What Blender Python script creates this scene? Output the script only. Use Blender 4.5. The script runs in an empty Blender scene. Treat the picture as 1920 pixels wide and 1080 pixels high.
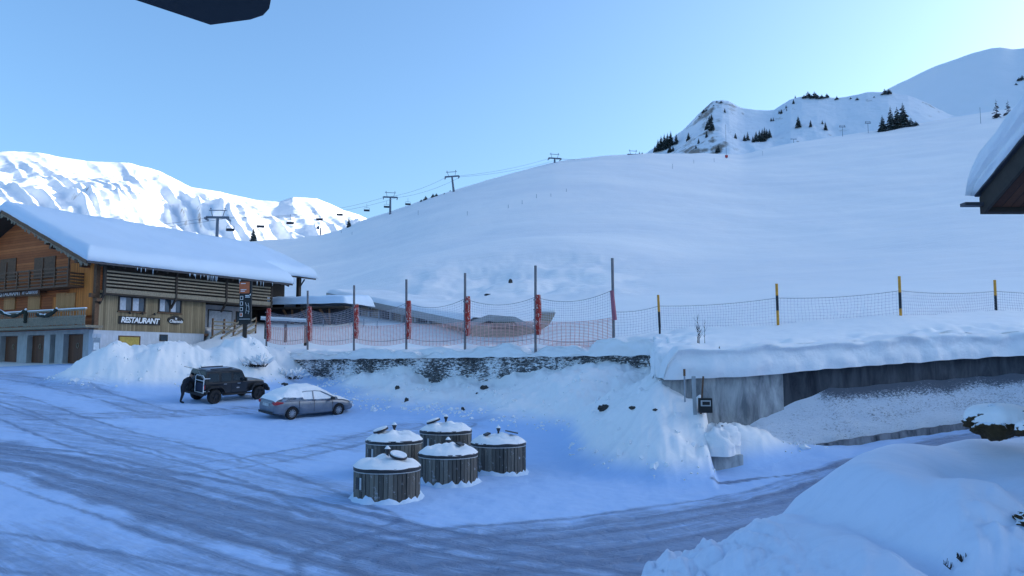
import bpy, bmesh, math, random
import numpy as np
from mathutils import Vector, Matrix, Euler

# ------------------------------------------------------------------ camera, light, exposure
S = bpy.context.scene
EYE = 5.0                                     # eye height above the datum
FPX = 1500.0                                  # focal length in pixels of the 1920 px wide frame
PITCH = math.radians(5.33)
cam_d = bpy.data.cameras.new('camera'); cam = bpy.data.objects.new('camera', cam_d)
S.collection.objects.link(cam); S.camera = cam
cam.location = (0, 0, EYE); cam.rotation_euler = (math.pi/2 + PITCH, 0, 0)
cam_d.sensor_width = 36; cam_d.lens = 36*FPX/1920; cam_d.clip_start = 0.1; cam_d.clip_end = 20000
SUN_AZ, SUN_EL = math.radians(75), math.radians(18)      # azimuth clockwise from +Y
w = bpy.data.worlds.new('World'); S.world = w; w.use_nodes = True
wn = w.node_tree; wn.nodes.clear()
sky = wn.nodes.new('ShaderNodeTexSky'); sky.sky_type = 'NISHITA'; sky.sun_disc = False
sky.sun_elevation = SUN_EL; sky.sun_rotation = SUN_AZ
sky.altitude = 1300; sky.air_density = 1.25; sky.dust_density = 8.0; sky.ozone_density = 6.5
bgn = wn.nodes.new('ShaderNodeBackground'); bgn.inputs[1].default_value = 0.15
won = wn.nodes.new('ShaderNodeOutputWorld')
tint = wn.nodes.new('ShaderNodeMix'); tint.data_type = 'RGBA'; tint.blend_type = 'MULTIPLY'; tint.inputs[0].default_value = 1; tint.inputs[7].default_value = (1.05, 1.0, .90, 1)
wn.links.new(sky.outputs[0], tint.inputs[6]); wn.links.new(tint.outputs[2], bgn.inputs[0]); wn.links.new(bgn.outputs[0], won.inputs[0])
sl = bpy.data.lights.new('sun', 'SUN'); sl.energy = 4.0; sl.angle = math.radians(0.5); sl.color = (1, .94, .84)
so = bpy.data.objects.new('sun', sl); S.collection.objects.link(so)
sdir = Vector((math.sin(SUN_AZ)*math.cos(SUN_EL), math.cos(SUN_AZ)*math.cos(SUN_EL), math.sin(SUN_EL)))
so.rotation_euler = sdir.to_track_quat('Z', 'Y').to_euler(); so.location = (30, 10, 60)
S.view_settings.view_transform = 'Standard'; S.view_settings.look = 'None'
S.view_settings.gamma = 1; S.view_settings.exposure = 1.32
S.cycles.max_bounces = 8; S.cycles.diffuse_bounces = 4

# ------------------------------------------------------------------ helpers
CP, SP = math.cos(PITCH), math.sin(PITCH)
def ray(px, py):
    u = 540-py
    return Vector((px-960, FPX*CP - SP*u, FPX*SP + CP*u))
def P(px, py, d):                              # world point at forward distance d
    r = ray(px, py); return Vector((r.x/r.y*d, d, EYE + r.z/r.y*d))
def zr(py):                                    # height over distance
    u = 540-py; return (FPX*SP+CP*u)/(FPX*CP-SP*u)
def XD(px, d): return (px-960)/FPX*d*1.0/CP if False else (px-960)/(FPX*CP)*d
COL = S.collection
def tag(o, label=None, cat=None, group=None, kind=None):
    if label: o['label'] = label
    if cat: o['category'] = cat
    if group: o['group'] = group
    if kind: o['kind'] = kind
    return o
def empty(name, loc=(0,0,0), rz=0, label=None, cat=None, group=None):
    o = bpy.data.objects.new(name, None); COL.objects.link(o)
    o.location = loc; o.rotation_euler = (0,0,rz); o.empty_display_size = .3
    return tag(o, label, cat, group)
def rot_to(v):
    return Vector(v).to_track_quat('Z', 'Y').to_matrix()
class MB:
    def __init__(s): s.v = []; s.f = []
    def add(s, vs, fs):
        n = len(s.v); s.v += [tuple(v) for v in vs]; s.f += [tuple(i+n for i in f) for f in fs]; return s
    def box(s, c, size, rot=None):
        hx, hy, hz = size[0]/2, size[1]/2, size[2]/2
        vs = [Vector((x*hx, y*hy, z*hz)) for x in (-1,1) for y in (-1,1) for z in (-1,1)]
        if rot is not None:
            R = rot if isinstance(rot, Matrix) else Euler(rot).to_matrix()
            vs = [R @ v for v in vs]
        c = Vector(c)
        return s.add([c+v for v in vs], [(0,1,3,2),(4,6,7,5),(0,4,5,1),(2,3,7,6),(0,2,6,4),(1,5,7,3)])
    def b2(s, x0, x1, y0, y1, z0, z1):
        return s.box(((x0+x1)/2,(y0+y1)/2,(z0+z1)/2), (abs(x1-x0),abs(y1-y0),abs(z1-z0)))
    def beam(s, a, b, wd, h, up=(0,0,1)):
        a, b = Vector(a), Vector(b); d = (b-a); L = d.length; d = d.normalized()
        sd = d.cross(Vector(up))
        if sd.length < 1e-4: sd = Vector((1,0,0))
        sd = sd.normalized(); u = sd.cross(d)
        M = Matrix((sd, d, u)).transposed()
        return s.box((a+b)/2, (wd, L, h), M)
    def tube(s, pts, r, n=8, cap=True):
        pts = [Vector(p) for p in pts]; k = len(pts)
        rs = r if isinstance(r, (list, tuple)) else [r]*k
        vs = []; X = None
        for i, p in enumerate(pts):
            d = (pts[min(i+1,k-1)]-pts[max(i-1,0)]).normalized()
            if X is None: X = d.orthogonal().normalized()
            X = (X - d*X.dot(d)).normalized(); Y = d.cross(X)
            for j in range(n):
                a = 2*math.pi*j/n; vs.append(p + (X*math.cos(a)+Y*math.sin(a))*rs[i])
        fs = [(i*n+j, i*n+(j+1)%n, (i+1)*n+(j+1)%n, (i+1)*n+j) for i in range(k-1) for j in range(n)]
        if cap: fs += [tuple(range(n-1,-1,-1)), tuple((k-1)*n+j for j in range(n))]
        return s.add(vs, fs)
    def lathe(s, prof, c=(0,0,0), n=32, jit=None, capb=False):
        c = Vector(c); vs = []
        for i,(r,z) in enumerate(prof):
            for j in range(n):
                a = 2*math.pi*j/n; q = jit(i,j) if jit else (0,0)
                vs.append(c+Vector(((r+q[0])*math.cos(a), (r+q[0])*math.sin(a), z+q[1])))
        k = len(prof)
        fs = [(i*n+j, i*n+(j+1)%n, (i+1)*n+(j+1)%n, (i+1)*n+j) for i in range(k-1) for j in range(n)]
        fs.append(tuple((k-1)*n+j for j in range(n)))
        if capb: fs.append(tuple(range(n-1,-1,-1)))
        return s.add(vs, fs)
    def prism(s, poly, fn):                    # poly 2D, fn(u,v,k) -> point for k in 0,1
        n = len(poly)
        vs = [fn(u,v,0) for u,v in poly] + [fn(u,v,1) for u,v in poly]
        fs = [tuple(range(n-1,-1,-1)), tuple(range(n,2*n))] + [(i,(i+1)%n,n+(i+1)%n,n+i) for i in range(n)]
        return s.add(vs, fs)
    def grid(s, fn, nu, nv):
        vs = [fn(i/nu, j/nv) for i in range(nu+1) for j in range(nv+1)]
        return s.add(vs, [(i*(nv+1)+j, (i+1)*(nv+1)+j, (i+1)*(nv+1)+j+1, i*(nv+1)+j+1) for i in range(nu) for j in range(nv)])
    def build(s, name, mat, parent=None, smooth=False, bevel=0, fix=True):
        me = bpy.data.meshes.new(name); me.from_pydata(s.v, [], s.f); me.materials.append(mat)
        if fix:
            bm = bmesh.new(); bm.from_mesh(me); bmesh.ops.recalc_face_normals(bm, faces=bm.faces)
            bm.to_mesh(me); bm.free()
        if smooth: me.shade_smooth()
        o = bpy.data.objects.new(name, me); COL.objects.link(o)
        if parent is not None: o.parent = parent
        if bevel:
            m = o.modifiers.new('bevel','BEVEL'); m.width = bevel; m.segments = 2; m.limit_method = 'ANGLE'
        return o
def copy_tree(o, parent=None):
    c = o.copy(); COL.objects.link(c); c.parent = parent
    for ch in list(o.children): copy_tree(ch, c)
    return c

# ---- noise on numpy arrays
def _hash(ix, iy, seed):
    h = (ix.astype(np.int64)*374761393 + iy.astype(np.int64)*668265263 + seed*974634777) & 0xffffffff
    h = ((h ^ (h >> 13))*1274126177) & 0xffffffff
    return (h ^ (h >> 16)) & 0xffffffff
def perlin(x, y, seed=0):
    x = np.asarray(x, float); y = np.asarray(y, float)
    x0 = np.floor(x); y0 = np.floor(y); fx = x-x0; fy = y-y0
    u = fx*fx*fx*(fx*(fx*6-15)+10); v = fy*fy*fy*(fy*(fy*6-15)+10)
    def g(dx, dy):
        a = _hash(x0+dx, y0+dy, seed)/4294967296.0*2*np.pi
        return np.cos(a)*(fx-dx)+np.sin(a)*(fy-dy)
    a = g(0,0)+(g(1,0)-g(0,0))*u; b = g(0,1)+(g(1,1)-g(0,1))*u
    return (a+(b-a)*v)*1.4
def fbm(x, y, sc, oct=4, seed=0, gain=.5):
    s = 0; a = 1; f = 1/sc
    for k in range(oct):
        s = s + a*perlin(x*f+17.3*k, y*f-9.1*k, seed+k); a *= gain; f *= 2.03
    return s
def sstep(a, b, x):
    t = np.clip((x-a)/(b-a), 0, 1); return t*t*(3-2*t)
def smax(a, b, k):
    h = np.clip(.5+.5*(a-b)/k, 0, 1); return b+(a-b)*h + k*h*(1-h)
def seg_dist(x, y, a, b):
    ax, ay = a; bx, by = b; dx, dy = bx-ax, by-ay; L2 = dx*dx+dy*dy
    t = np.clip(((x-ax)*dx+(y-ay)*dy)/L2, 0, 1)
    return np.hypot(x-ax-t*dx, y-ay-t*dy), t
def line_dist(x, y, pts):
    d = None
    for a, b in zip(pts[:-1], pts[1:]):
        q, _ = seg_dist(x, y, a, b); d = q if d is None else np.minimum(d, q)
    return d
class TPS:                                     # thin plate spline through (x, y, z)
    def __init__(s, pts):
        p = np.array(pts, float); s.p = p; n = len(p)
        r = np.hypot(p[:,None,0]-p[None,:,0], p[:,None,1]-p[None,:,1])
        K = np.where(r > 0, r*r*np.log(r+1e-12), 0) + np.eye(n)*.5
        A = np.zeros((n+3, n+3)); A[:n,:n] = K; A[:n,n] = 1; A[:n,n+1:] = p[:,:2]; A[n,:n] = 1; A[n+1:,:n] = p[:,:2].T
        s.w = np.linalg.solve(A, np.r_[p[:,2], 0,0,0])
    def __call__(s, x, y):
        n = len(s.p); z = s.w[n] + s.w[n+1]*x + s.w[n+2]*y
        for k in range(n):
            r2 = (x-s.p[k,0])**2+(y-s.p[k,1])**2
            z = z + s.w[k]*.5*r2*np.log(r2+1e-12)
        return z

# ------------------------------------------------------------------ material helpers
class N:
    def __init__(s, name):
        s.m = bpy.data.materials.new(name); s.m.use_nodes = True; s.t = s.m.node_tree
        s.b = s.t.nodes['Principled BSDF']
    def n(s, typ, **kw):
        nd = s.t.nodes.new(typ)
        for k, v in kw.items():
            if k.startswith('i_'):
                nm = k[2:]
                nd.inputs[int(nm) if nm.isdigit() else nm.replace('_',' ')].default_value = v
            else: setattr(nd, k, v)
        return nd
    def l(s, a, b): s.t.links.new(a, b)
    def coord(s, kind='Object', scale=(1,1,1), rot=(0,0,0)):
        tc = s.n('ShaderNodeTexCoord'); mp = s.n('ShaderNodeMapping')
        mp.inputs['Scale'].default_value = scale; mp.inputs['Rotation'].default_value = rot
        s.l(tc.outputs[kind], mp.inputs[0]); return mp.outputs[0]
    def geo(s, scale=(1,1,1)):
        g = s.n('ShaderNodeNewGeometry'); mp = s.n('ShaderNodeMapping'); mp.inputs['Scale'].default_value = scale
        s.l(g.outputs['Position'], mp.inputs[0]); return mp.outputs[0]
    def noise(s, vec, scale=5, detail=4, rough=.5, dist=0):
        nd = s.n('ShaderNodeTexNoise'); nd.inputs['Scale'].default_value = scale; nd.inputs['Detail'].default_value = detail
        nd.inputs['Roughness'].default_value = rough; nd.inputs['Distortion'].default_value = dist
        s.l(vec, nd.inputs['Vector']); return nd.outputs['Fac']
    def ramp(s, fac, stops):
        r = s.n('ShaderNodeValToRGB'); e = r.color_ramp.elements
        while len(e) < len(stops): e.new(.5)
        for k, (p, c) in enumerate(stops):
            e[k].position = p; e[k].color = (c,c,c,1) if isinstance(c,(int,float)) else (*c,1)
        s.l(fac, r.inputs[0]); return r.outputs[0]
    def mix(s, fac, a, b, mode='MIX'):
        m = s.n('ShaderNodeMix', data_type='RGBA', blend_type=mode)
        for sock, v in ((m.inputs[0], fac), (m.inputs[6], a), (m.inputs[7], b)):
            if isinstance(v, (int,float)): sock.default_value = v
            elif isinstance(v, tuple): sock.default_value = (*v,1)
            else: s.l(v, sock)
        return m.outputs[2]
    def math(s, op, a, b=0, clamp=False):
        m = s.n('ShaderNodeMath', operation=op, use_clamp=clamp)
        for k, v in enumerate((a,b)):
            if isinstance(v,(int,float)): m.inputs[k].default_value = v
            else: s.l(v, m.inputs[k])
        return m.outputs[0]
    def bump(s, h, strength=.3, dist=.05, prev=None):
        b = s.n('ShaderNodeBump'); b.inputs['Strength'].default_value = strength; b.inputs['Distance'].default_value = dist
        s.l(h, b.inputs['Height'])
        if prev is not None: s.l(prev, b.inputs['Normal'])
        s.l(b.outputs[0], s.b.inputs['Normal']); return b.outputs[0]
    def set(s, color=None, rough=None, spec=None, metal=None):
        for nm, v in (('Base Color',color),('Roughness',rough),('Specular IOR Level',spec),('Metallic',metal)):
            if v is None: continue
            if isinstance(v,(int,float)): s.b.inputs[nm].default_value = v
            elif isinstance(v, tuple): s.b.inputs[nm].default_value = (*v,1)
            else: s.l(v, s.b.inputs[nm])
        return s.m
SNOW = (.90,.89,.89)
def m_snow(name, c=SNOW, sc=1.0, bs=.35, fine=.35):
    n = N(name); v = n.geo()
    a = n.noise(v, .35*sc, 5, .55); b = n.noise(v, 3.5*sc, 5, .6); f = n.noise(v, 40*sc, 3, .6)
    col = n.mix(n.ramp(a, [(.35,0),(.65,1)]), tuple(x*.93 for x in c), c)
    n.bump(f, fine, .01, n.bump(b, bs, .12))
    return n.set(col, .65, .25)
def m_plain(name, c, rough=.6, spec=.4, metal=0, var=.18, sc=6, bs=.15):
    n = N(name); v = n.coord('Object'); a = n.noise(v, sc, 5, .6)
    col = n.mix(n.ramp(a, [(.3,0),(.7,1)]), tuple(x*(1-var) for x in c), tuple(min(1,x*(1+var)) for x in c))
    if bs: n.bump(a, bs, .01)
    return n.set(col, rough, spec, metal)

def text_mesh(body, size, extrude=.01, shear=0, offset=0, align='CENTER', space=1.0):
    c = bpy.data.curves.new('lettering', 'FONT'); c.body = body; c.size = size; c.extrude = extrude; c.shear = shear
    c.offset = offset; c.align_x = align; c.align_y = 'CENTER'; c.resolution_u = 2; c.space_character = space
    o = bpy.data.objects.new('lettering', c); COL.objects.link(o)
    me = bpy.data.meshes.new_from_object(o.evaluated_get(bpy.context.evaluated_depsgraph_get()))
    bpy.data.objects.remove(o); return me
def lettering(body, size, mat, parent, loc, xdir, up=(0,0,1), name='lettering', **kw):
    me = text_mesh(body, size, **kw); me.materials.clear(); me.materials.append(mat)
    o = bpy.data.objects.new(name, me); COL.objects.link(o); o.parent = parent
    X = Vector(xdir).normalized(); Y = Vector(up).normalized(); Z = X.cross(Y)
    M = Matrix((X, Y, Z)).transposed().to_4x4(); M.translation = Vector(loc); o.matrix_local = M
    return o
# ------------------------------------------------------------------ terrain
E0 = EYE
# walls' plan (terrace edge), metres, eye = origin
GA, GB = (-20.8, 62.2), (7.3, 40.4)
WC, WD, WE, WF, WG = (5.2, 28.0), (8.1, 28.1), (18.3, 31.6), (30.0, 33.2), (60.0, 32.0)
TPL = [(-900,95),(-70,95),(-30,73),(-25.6,67.8),GA,GB,WC,WD,WE,WF,WG,(160,26),(900,20)]
LOT = TPS([(-3,21,-3.55),(-1.5,25,-3.45),(-11,42,-2.95),(-9,45,-2.75),(-16.5,45.5,-2.22),(-14.5,48.5,-2.05),(-31,59,-.2),(-40,63,-.15),(-28,50,-1.2),
  (-25,40,-2.1),(-20,30,-3.0),(-15,20,-3.6),(-10,12,-4.0),(0,5,-4.3),(0,12,-4.05),(10,12,-4.1),(5,20,-3.75),(8.1,27.0,-3.24),(11.3,28.0,-2.88),(6,24,-3.65),
  (18.3,30.8,-2.28),(26,31.5,-1.95),(13,24,-3.1),(0,32,-3.2),(-5,37,-3.0),(-45,30,-2.2),(-50,15,-3),(30,20,-2.6),(30,5,-3.4),(-30,5,-4),(-60,60,0),(50,28,-1),
  (0,-20,-4.6),(-40,-20,-4.4),(40,-20,-3.6)])
TER = TPS([(-21,62.6,.8),(-15.5,60,.95),(-5,51.5,.95),(5.3,42.6,1.0),(7.6,41.6,1.5),(6.2,33,.75),(12.0,37,1.75),(17.5,36,2.05),(24.2,40,2.6),
  (6.3,29.4,.45),(9,29.4,.62),(18,32.6,1.15),(30,34.3,1.6),(60,34,2.4),(0,60,1.4),(10,55,2.8),(-12,70,1.9),(-20,76,3.4),(-22,93,6.2),(-7,72,3.0),(1,60,1.9),(-30,82,4.6),(0,80,4.0),(20,80,5.6),(40,60,5.2),
  (60,80,8),(-30,90,3.6),(-60,90,3),(-26,68,2.0),(-45,100,4.0),(0,100,6.2),(30,100,9)])
SKY = [(-900,505,260),(0,490,300),(300,470,340),(440,456,400),(500,450,420),(550,447,420),(600,441,420),(640,430,400),(680,412,380),(720,399,365),(760,386,355),(800,371,350),(850,356,350),(950,327,375),
 (1040,304,400),(1130,293,420),(1200,288,440),(1330,287,500),(1400,290,560),(1450,277,590),(1500,267,610),(1600,253,630),(1700,238,640),(1760,228,650),(1850,213,650),(1920,203,650),(2300,150,650),(3600,120,650)]
sk = np.array(SKY, float)
sk_az = np.arctan((sk[:,0]-960)/(FPX*CP)); sk_el = np.array([zr(p) for p in sk[:,1]])*np.cos(sk_az)
sk_r = sk[:,2]/np.cos(sk_az)
_ga = np.linspace(-3.2, 3.2, 6401)
def _sm(v, s):
    k = np.exp(-(np.arange(-400,401)*.001/s)**2/2); k /= k.sum(); return np.convolve(np.pad(v, 400, 'edge'), k, 'valid')
g_el = _sm(np.interp(_ga, sk_az, sk_el), .004); g_eb = _sm(np.interp(_ga, sk_az, sk_el), .07); g_R = _sm(np.interp(_ga, sk_az, sk_r), .06)
BUMPS = [(-23.5,50.5,3.6,2.6,2.0),(-20,53,3.4,2.8,1.9),(-25.8,50.2,2.2,1.8,.9),(-19.0,56.5,3.0,2.4,1.5),(-16.6,59.0,2.8,2.0,1.5),(-17.3,53.8,2.2,1.6,1.6),(7.5,27.2,1.3,.8,1.15),(9.4,27.3,1.8,.7,.3)]
MC = [P(1225,1085,9.6),P(1290,1052,9.6),P(1370,1002,9.6),P(1462,960,9.6),P(1520,905,9.8),P(1600,876,10.0),P(1700,845,10.4),P(1780,828,10.8),P(1850,808,11.0),P(2000,794,11.2),P(2600,790,11.2)]
mcx = np.array([p.x for p in MC]); mcy = np.array([p.y for p in MC]); mcz = np.array([p.z-EYE for p in MC])
TRACKS = [[(-60,37),(-18.6,29),(-11.2,23.4),(-5.8,18.8),(-2,16.0),(3,13.6),(8,11.5),(25,7)],
          [(-2,16.0),(2.4,17.6),(6.2,20.3),(10.5,23.4),(17,27.2),(28,29.3),(60,28.5)]]
LOTTR = [[(-45,52),(-28,44),(-19,36),(-12,30),(-7,24),(-3.5,19)],[(-40,48),(-25,39),(-16,31),(-9,24),(-5,19)],[(-5,38.5),(-6.5,32),(-9,27),(-12,24)],[(-2.5,37.5),(-6,34),(-8.5,28)],
         [(-48,57),(-34,53),(-24,46),(-18,41)],[(-14,44),(-20,38),(-30,33)],[(-40,26),(-20,20.5),(-11,17),(-4,13.6),(0,11)],[(-30,19),(-12,14),(-5,11)]]
def terr(x, y):
    x = np.asarray(x, float); y = np.asarray(y, float)
    r = np.hypot(x, y); az = np.arctan2(x, y)
    cl = r < 130
    lot = np.zeros_like(x); ter = np.zeros_like(x)
    lot[cl] = LOT(x[cl], y[cl]); ter[cl] = TER(x[cl], y[cl])
    # snow bank under the gabion wall
    n = (-.612, -.791)                          # towards the car park
    sAB = (x-GB[0])*n[0]+(y-GB[1])*n[1]
    dBC, tBC = seg_dist(x, y, GB, WC)
    dA, tA = seg_dist(x, y, GA, GB)
    lump = fbm(x, y, 5.0, 4, 5)*.45
    bank = -.95 - .29*np.maximum(sAB,0) + lump*(.6+1.1*sstep(3.5,.3,sAB))
    bank = bank + 1.15*sstep(11,2,np.hypot(x-GB[0],y-GB[1]))
    bank = np.maximum(bank, -.45 - (.34+.50*tBC)*dBC + lump*.7)
    right = x - np.where(y > 28, WC[0]+(y-28)*.17+1.3, WC[0]+1.35-(28.0-y)*.13)           # bank ends at the wall corner
    bank = bank - 6*sstep(-.1, .9, right) - 3*sstep(3, -2, x-(-17.5)+ (y-52)*.3)
    front = smax(lot, bank, .55)
    # ploughed heaps
    for (bx, by, ra, rb, h) in BUMPS:
        q = ((x-bx)/ra)**2 + ((y-by)/rb)**2
        front = front + h*.9*np.exp(-q**1.25)*(1+.16*fbm(x,y,1.6,4,9))*(q<9)
    hb = np.clip((front-lot-.25)/.5, 0, 1)
    front = front + hb*(.16*np.abs(fbm(x,y,.9,4,91)) + .20*fbm(x,y,2.4,3,92) + .05*fbm(x,y,.35,3,93))
    # terrace side
    nab = (GB[0]-GA[0], GB[1]-GA[1])
    fAB = sAB                                   # >0 in front
    # signed test against the polyline GA..WG
    dmin = line_dist(x, y, TPL)
    ins = np.zeros(x.shape, bool)
    pg = TPL + [(900,700),(-900,700)]
    for (xa,ya),(xb,yb_) in zip(pg, pg[1:]+pg[:1]):
        c_ = ((ya > y) != (yb_ > y)) & (x < (xb-xa)*(y-ya)/((yb_-ya) if yb_ != ya else 1e-9)+xa); ins ^= c_
    sd = np.where(ins, dmin, -dmin)
    tt = sstep(.05, .45, sd)
    ramp = sstep(-17.5, -21.5, x)*sstep(50,58,y)*sstep(-31,-29.5,x+(y-60)*-.59)     # no wall left of the gabions: a slope
    tt = tt*(1-ramp) + ramp*sstep(-7.5, 1.0, sd)
    near = front*(1-tt) + (ter + fbm(x,y,7,3,3)*.12 + .25*np.exp(-((sd-1.4)/.8)**2)*fbm(x,y,1.8,3,33))*tt
    # slope to the skyline
    R = np.interp(az, _ga, g_R); zf = 3.6 + 2.2*sstep(-.35,.5,az); wq = sstep(.35, .95, (r-80)/(R-80)); el = np.interp(az, _ga, g_el)*wq + np.interp(az, _ga, g_eb)*(1-wq)
    back = sstep(1.15, 1.75, np.abs(az)); el = el*(1-back) + .02*back
    rf = 80.0
    t = np.clip((r-rf)/(R-rf), 0, 1.0); zs = el*R
    m0, m1 = .55, .92
    g = (t**3-2*t**2+t)*m0 + (-2*t**3+3*t**2) + (t**3-t**2)*m1
    sl = zf + (zs-zf)*g
    ex = np.maximum(r-R, 0)
    sl = sl + np.where(ex > 0, (.92*(zs/R))*ex*1.0 - .00035*ex**2 - .02*ex, 0)
    sl = np.where(ex > 900, -200, sl)
    amp = sstep(90, 200, r)
    fade = 1-.85*np.exp(-((r-R)/60)**2)
    sl = sl + amp*fade*(fbm(x,y,95,3,21)*1.5 + .14*fbm(x,y,14,4,22)) + .25*fbm(x,y,14,3,23)*sstep(75,95,r)
    sl = sl + .9*fbm(x,y,9,4,24)*sstep(92,105,r)*sstep(150,125,r)*sstep(-.17,-.1,az)*sstep(.22,.1,az)
    # hollow and rolled bank in the middle of the slope
    sl = sl + 2.6*np.exp(-((r-150)/22)**2)*sstep(-.28,-.1,az)*sstep(.25,.05,az)
    Lk = sstep(-.44,-.50,az)*24; k = sstep(64+Lk, 92+Lk, r)
    z = near*(1-k) + sl*k
    # snow covered bank in the right foreground
    zc = np.interp(x, mcx, mcz); yc = np.interp(x, mcx, mcy)
    dy = y-yc
    mz = zc - .13*np.maximum(-dy,0) - .95*np.maximum(dy,0)*(np.maximum(dy,0)/(np.maximum(dy,0)+.5))
    mz = mz - np.maximum(mcx[0]-x, 0)*1.1
    lm = sstep(3.6,2.2,x)
    mz = mz + fbm(x,y,2.6,2,45)*.22*sstep(3.4,4.6,x) + fbm(x,y,1.7,3,41)*(.08+.10*lm) + lm*.24*np.abs(fbm(x,y,.5,4,42)) + .35*sstep(3.0,4.2,x)*np.exp(-((x-3.6-(y-8)*.5)/.5)**2)*.2
    low = sstep(8.6,6.6,y)*sstep(3.2,4.6,x)
    mz = mz + low*.42*np.abs(fbm(x,y,.6,4,43)) - .30*np.exp(-(seg_dist(x,y,(3.55,9.9),(4.1,6.4))[0]/.30)**2) + .10*np.exp(-(seg_dist(x,y,(4.1,9.6),(4.6,6.4))[0]/.35)**2) - .16*np.exp(-(seg_dist(x,y,(5.4,9.6),(5.2,6.4))[0]/.28)**2) + .10*fbm(x-.5*y,y*.5,.8,3,44)*sstep(.3,2.0,yc-y) - low*.25
    mk = (r < 22)
    z = np.where(mk, smax(z, mz, .12), z)
    # fine relief
    z = z + .035*fbm(x,y,.9,4,50)*sstep(100,40,r)*(1-.75*mk*(x > 3))
    return z, tt*(r<90), sd
def wear(x, y):
    w_ = np.zeros_like(x)
    for pts, wd in ((TRACKS[0],1.6),(TRACKS[1],1.9)):
        d = line_dist(x, y, pts); w_ = np.maximum(w_, 1.0*sstep(wd+.7, wd-.7, d + fbm(x,y,3.2,3,60)*.8))
    for pts in LOTTR:
        d = line_dist(x, y, pts) + fbm(x,y,4,3,61)*1.0
        w_ = np.maximum(w_, .55*sstep(2.4, .3, np.abs(d)))
        dr = line_dist(x, y, _sub(pts)) + fbm(x,y,5,2,62)*.12
        w_ = np.maximum(w_, 1.0*np.exp(-((dr-.80)/.15)**2))
    for pts in TRACKS:
        dr = line_dist(x, y, _sub(pts)) + fbm(x,y,6,2,63)*.12
        for o_ in (.55, 1.25, 2.1): w_ = w_ + .75*np.exp(-((dr-o_)/.13)**2)
    w_ = np.maximum(w_, 2.0*np.exp(-((line_dist(x, y, [(6,24.4),(8.9,24.9),(13.5,26.4),(20,28.9),(30,30.6)])+.08*fbm(x,y,1.5,3,64))/.10)**2))
    return w_
def roadmask(x, y):
    return np.minimum(line_dist(x,y,TRACKS[0]), line_dist(x,y,TRACKS[1])) < 3.4
def gz(x, y):
    z, _, _ = terr(np.array([float(x)]), np.array([float(y)])); return float(z[0])+EYE

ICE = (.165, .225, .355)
def m_ground():
    n = N('packed_snow_blue_shade'); v = n.geo()
    at = n.n('ShaderNodeAttribute', attribute_name='wear'); 
    def tr(nm):
        q = n.n('ShaderNodeAttribute', attribute_name=nm); m_ = n.n('ShaderNodeMapping'); n.l(q.outputs['Vector'], m_.inputs[0]); m_.inputs['Scale'].default_value = (2.1,.13,1); return m_.outputs[0]
    wb = n.n('ShaderNodeAttribute', attribute_name='wb')
    def two(sc, de, ro, di): return n.mix(wb.outputs['Fac'], n.noise(tr('ta'), sc, de, ro, di), n.noise(tr('tb'), sc, de, ro, di))
    fine = two(4.0, 5, .7, .2)
    s1 = two(.9, 8, .68, .5); s2 = n.noise(v, 2.6, 6, .65, .8); big = n.noise(v, .16, 3, .5)
    k = n.math('ADD', n.math('ADD', n.math('MULTIPLY', s1, .50), n.math('MULTIPLY', s2, .22)), n.math('MULTIPLY', fine, .28))
    thr = n.math('ADD', n.math('MULTIPLY', at.outputs['Fac'], .15), n.math('MULTIPLY', n.math('SUBTRACT', big, .5), .10))
    a = n.math('ADD', k, thr)
    m = n.ramp(a, [(.51,0),(.58,.40),(.65,.75),(.78,1)])
    act = n.math('MULTIPLY', m, n.math('MULTIPLY', n.math('ADD', at.outputs['Fac'], .12), 1.25, True), True)
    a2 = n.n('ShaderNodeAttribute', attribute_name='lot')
    snowc = n.mix(a2.outputs['Fac'], (.93,.90,.88), (.42,.59,.86))  # packed lot snow made bluer still, its cold shade put into the colour
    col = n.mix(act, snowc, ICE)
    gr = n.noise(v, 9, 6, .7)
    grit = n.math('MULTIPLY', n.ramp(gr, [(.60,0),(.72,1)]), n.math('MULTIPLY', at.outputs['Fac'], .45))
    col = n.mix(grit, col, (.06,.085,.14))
    ro = n.ramp(act, [(0,.65),(1,.42)])
    nb = n.bump(n.math('ADD', n.math('ADD', s1, s2), n.math('MULTIPLY', fine, .6)), .6, .12); n.l(n.math('ADD', n.math('MULTIPLY', at.outputs['Fac'], .7), .10, True), nb.node.inputs['Strength']); n.bump(n.noise(v, 22, 4, .6), .22, .012, n.bump(n.noise(v, 2.2, 4, .55), .22, .10, nb))
    return n.set(col, ro, .3)
def _sub(pts, n=3):
    for _ in range(n):
        q = [pts[0]]
        for a, b in zip(pts[:-1], pts[1:]): q += [(a[0]*.75+b[0]*.25, a[1]*.75+b[1]*.25), (a[0]*.25+b[0]*.75, a[1]*.25+b[1]*.75)]
        pts = q+[pts[-1]]
    return pts
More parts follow.
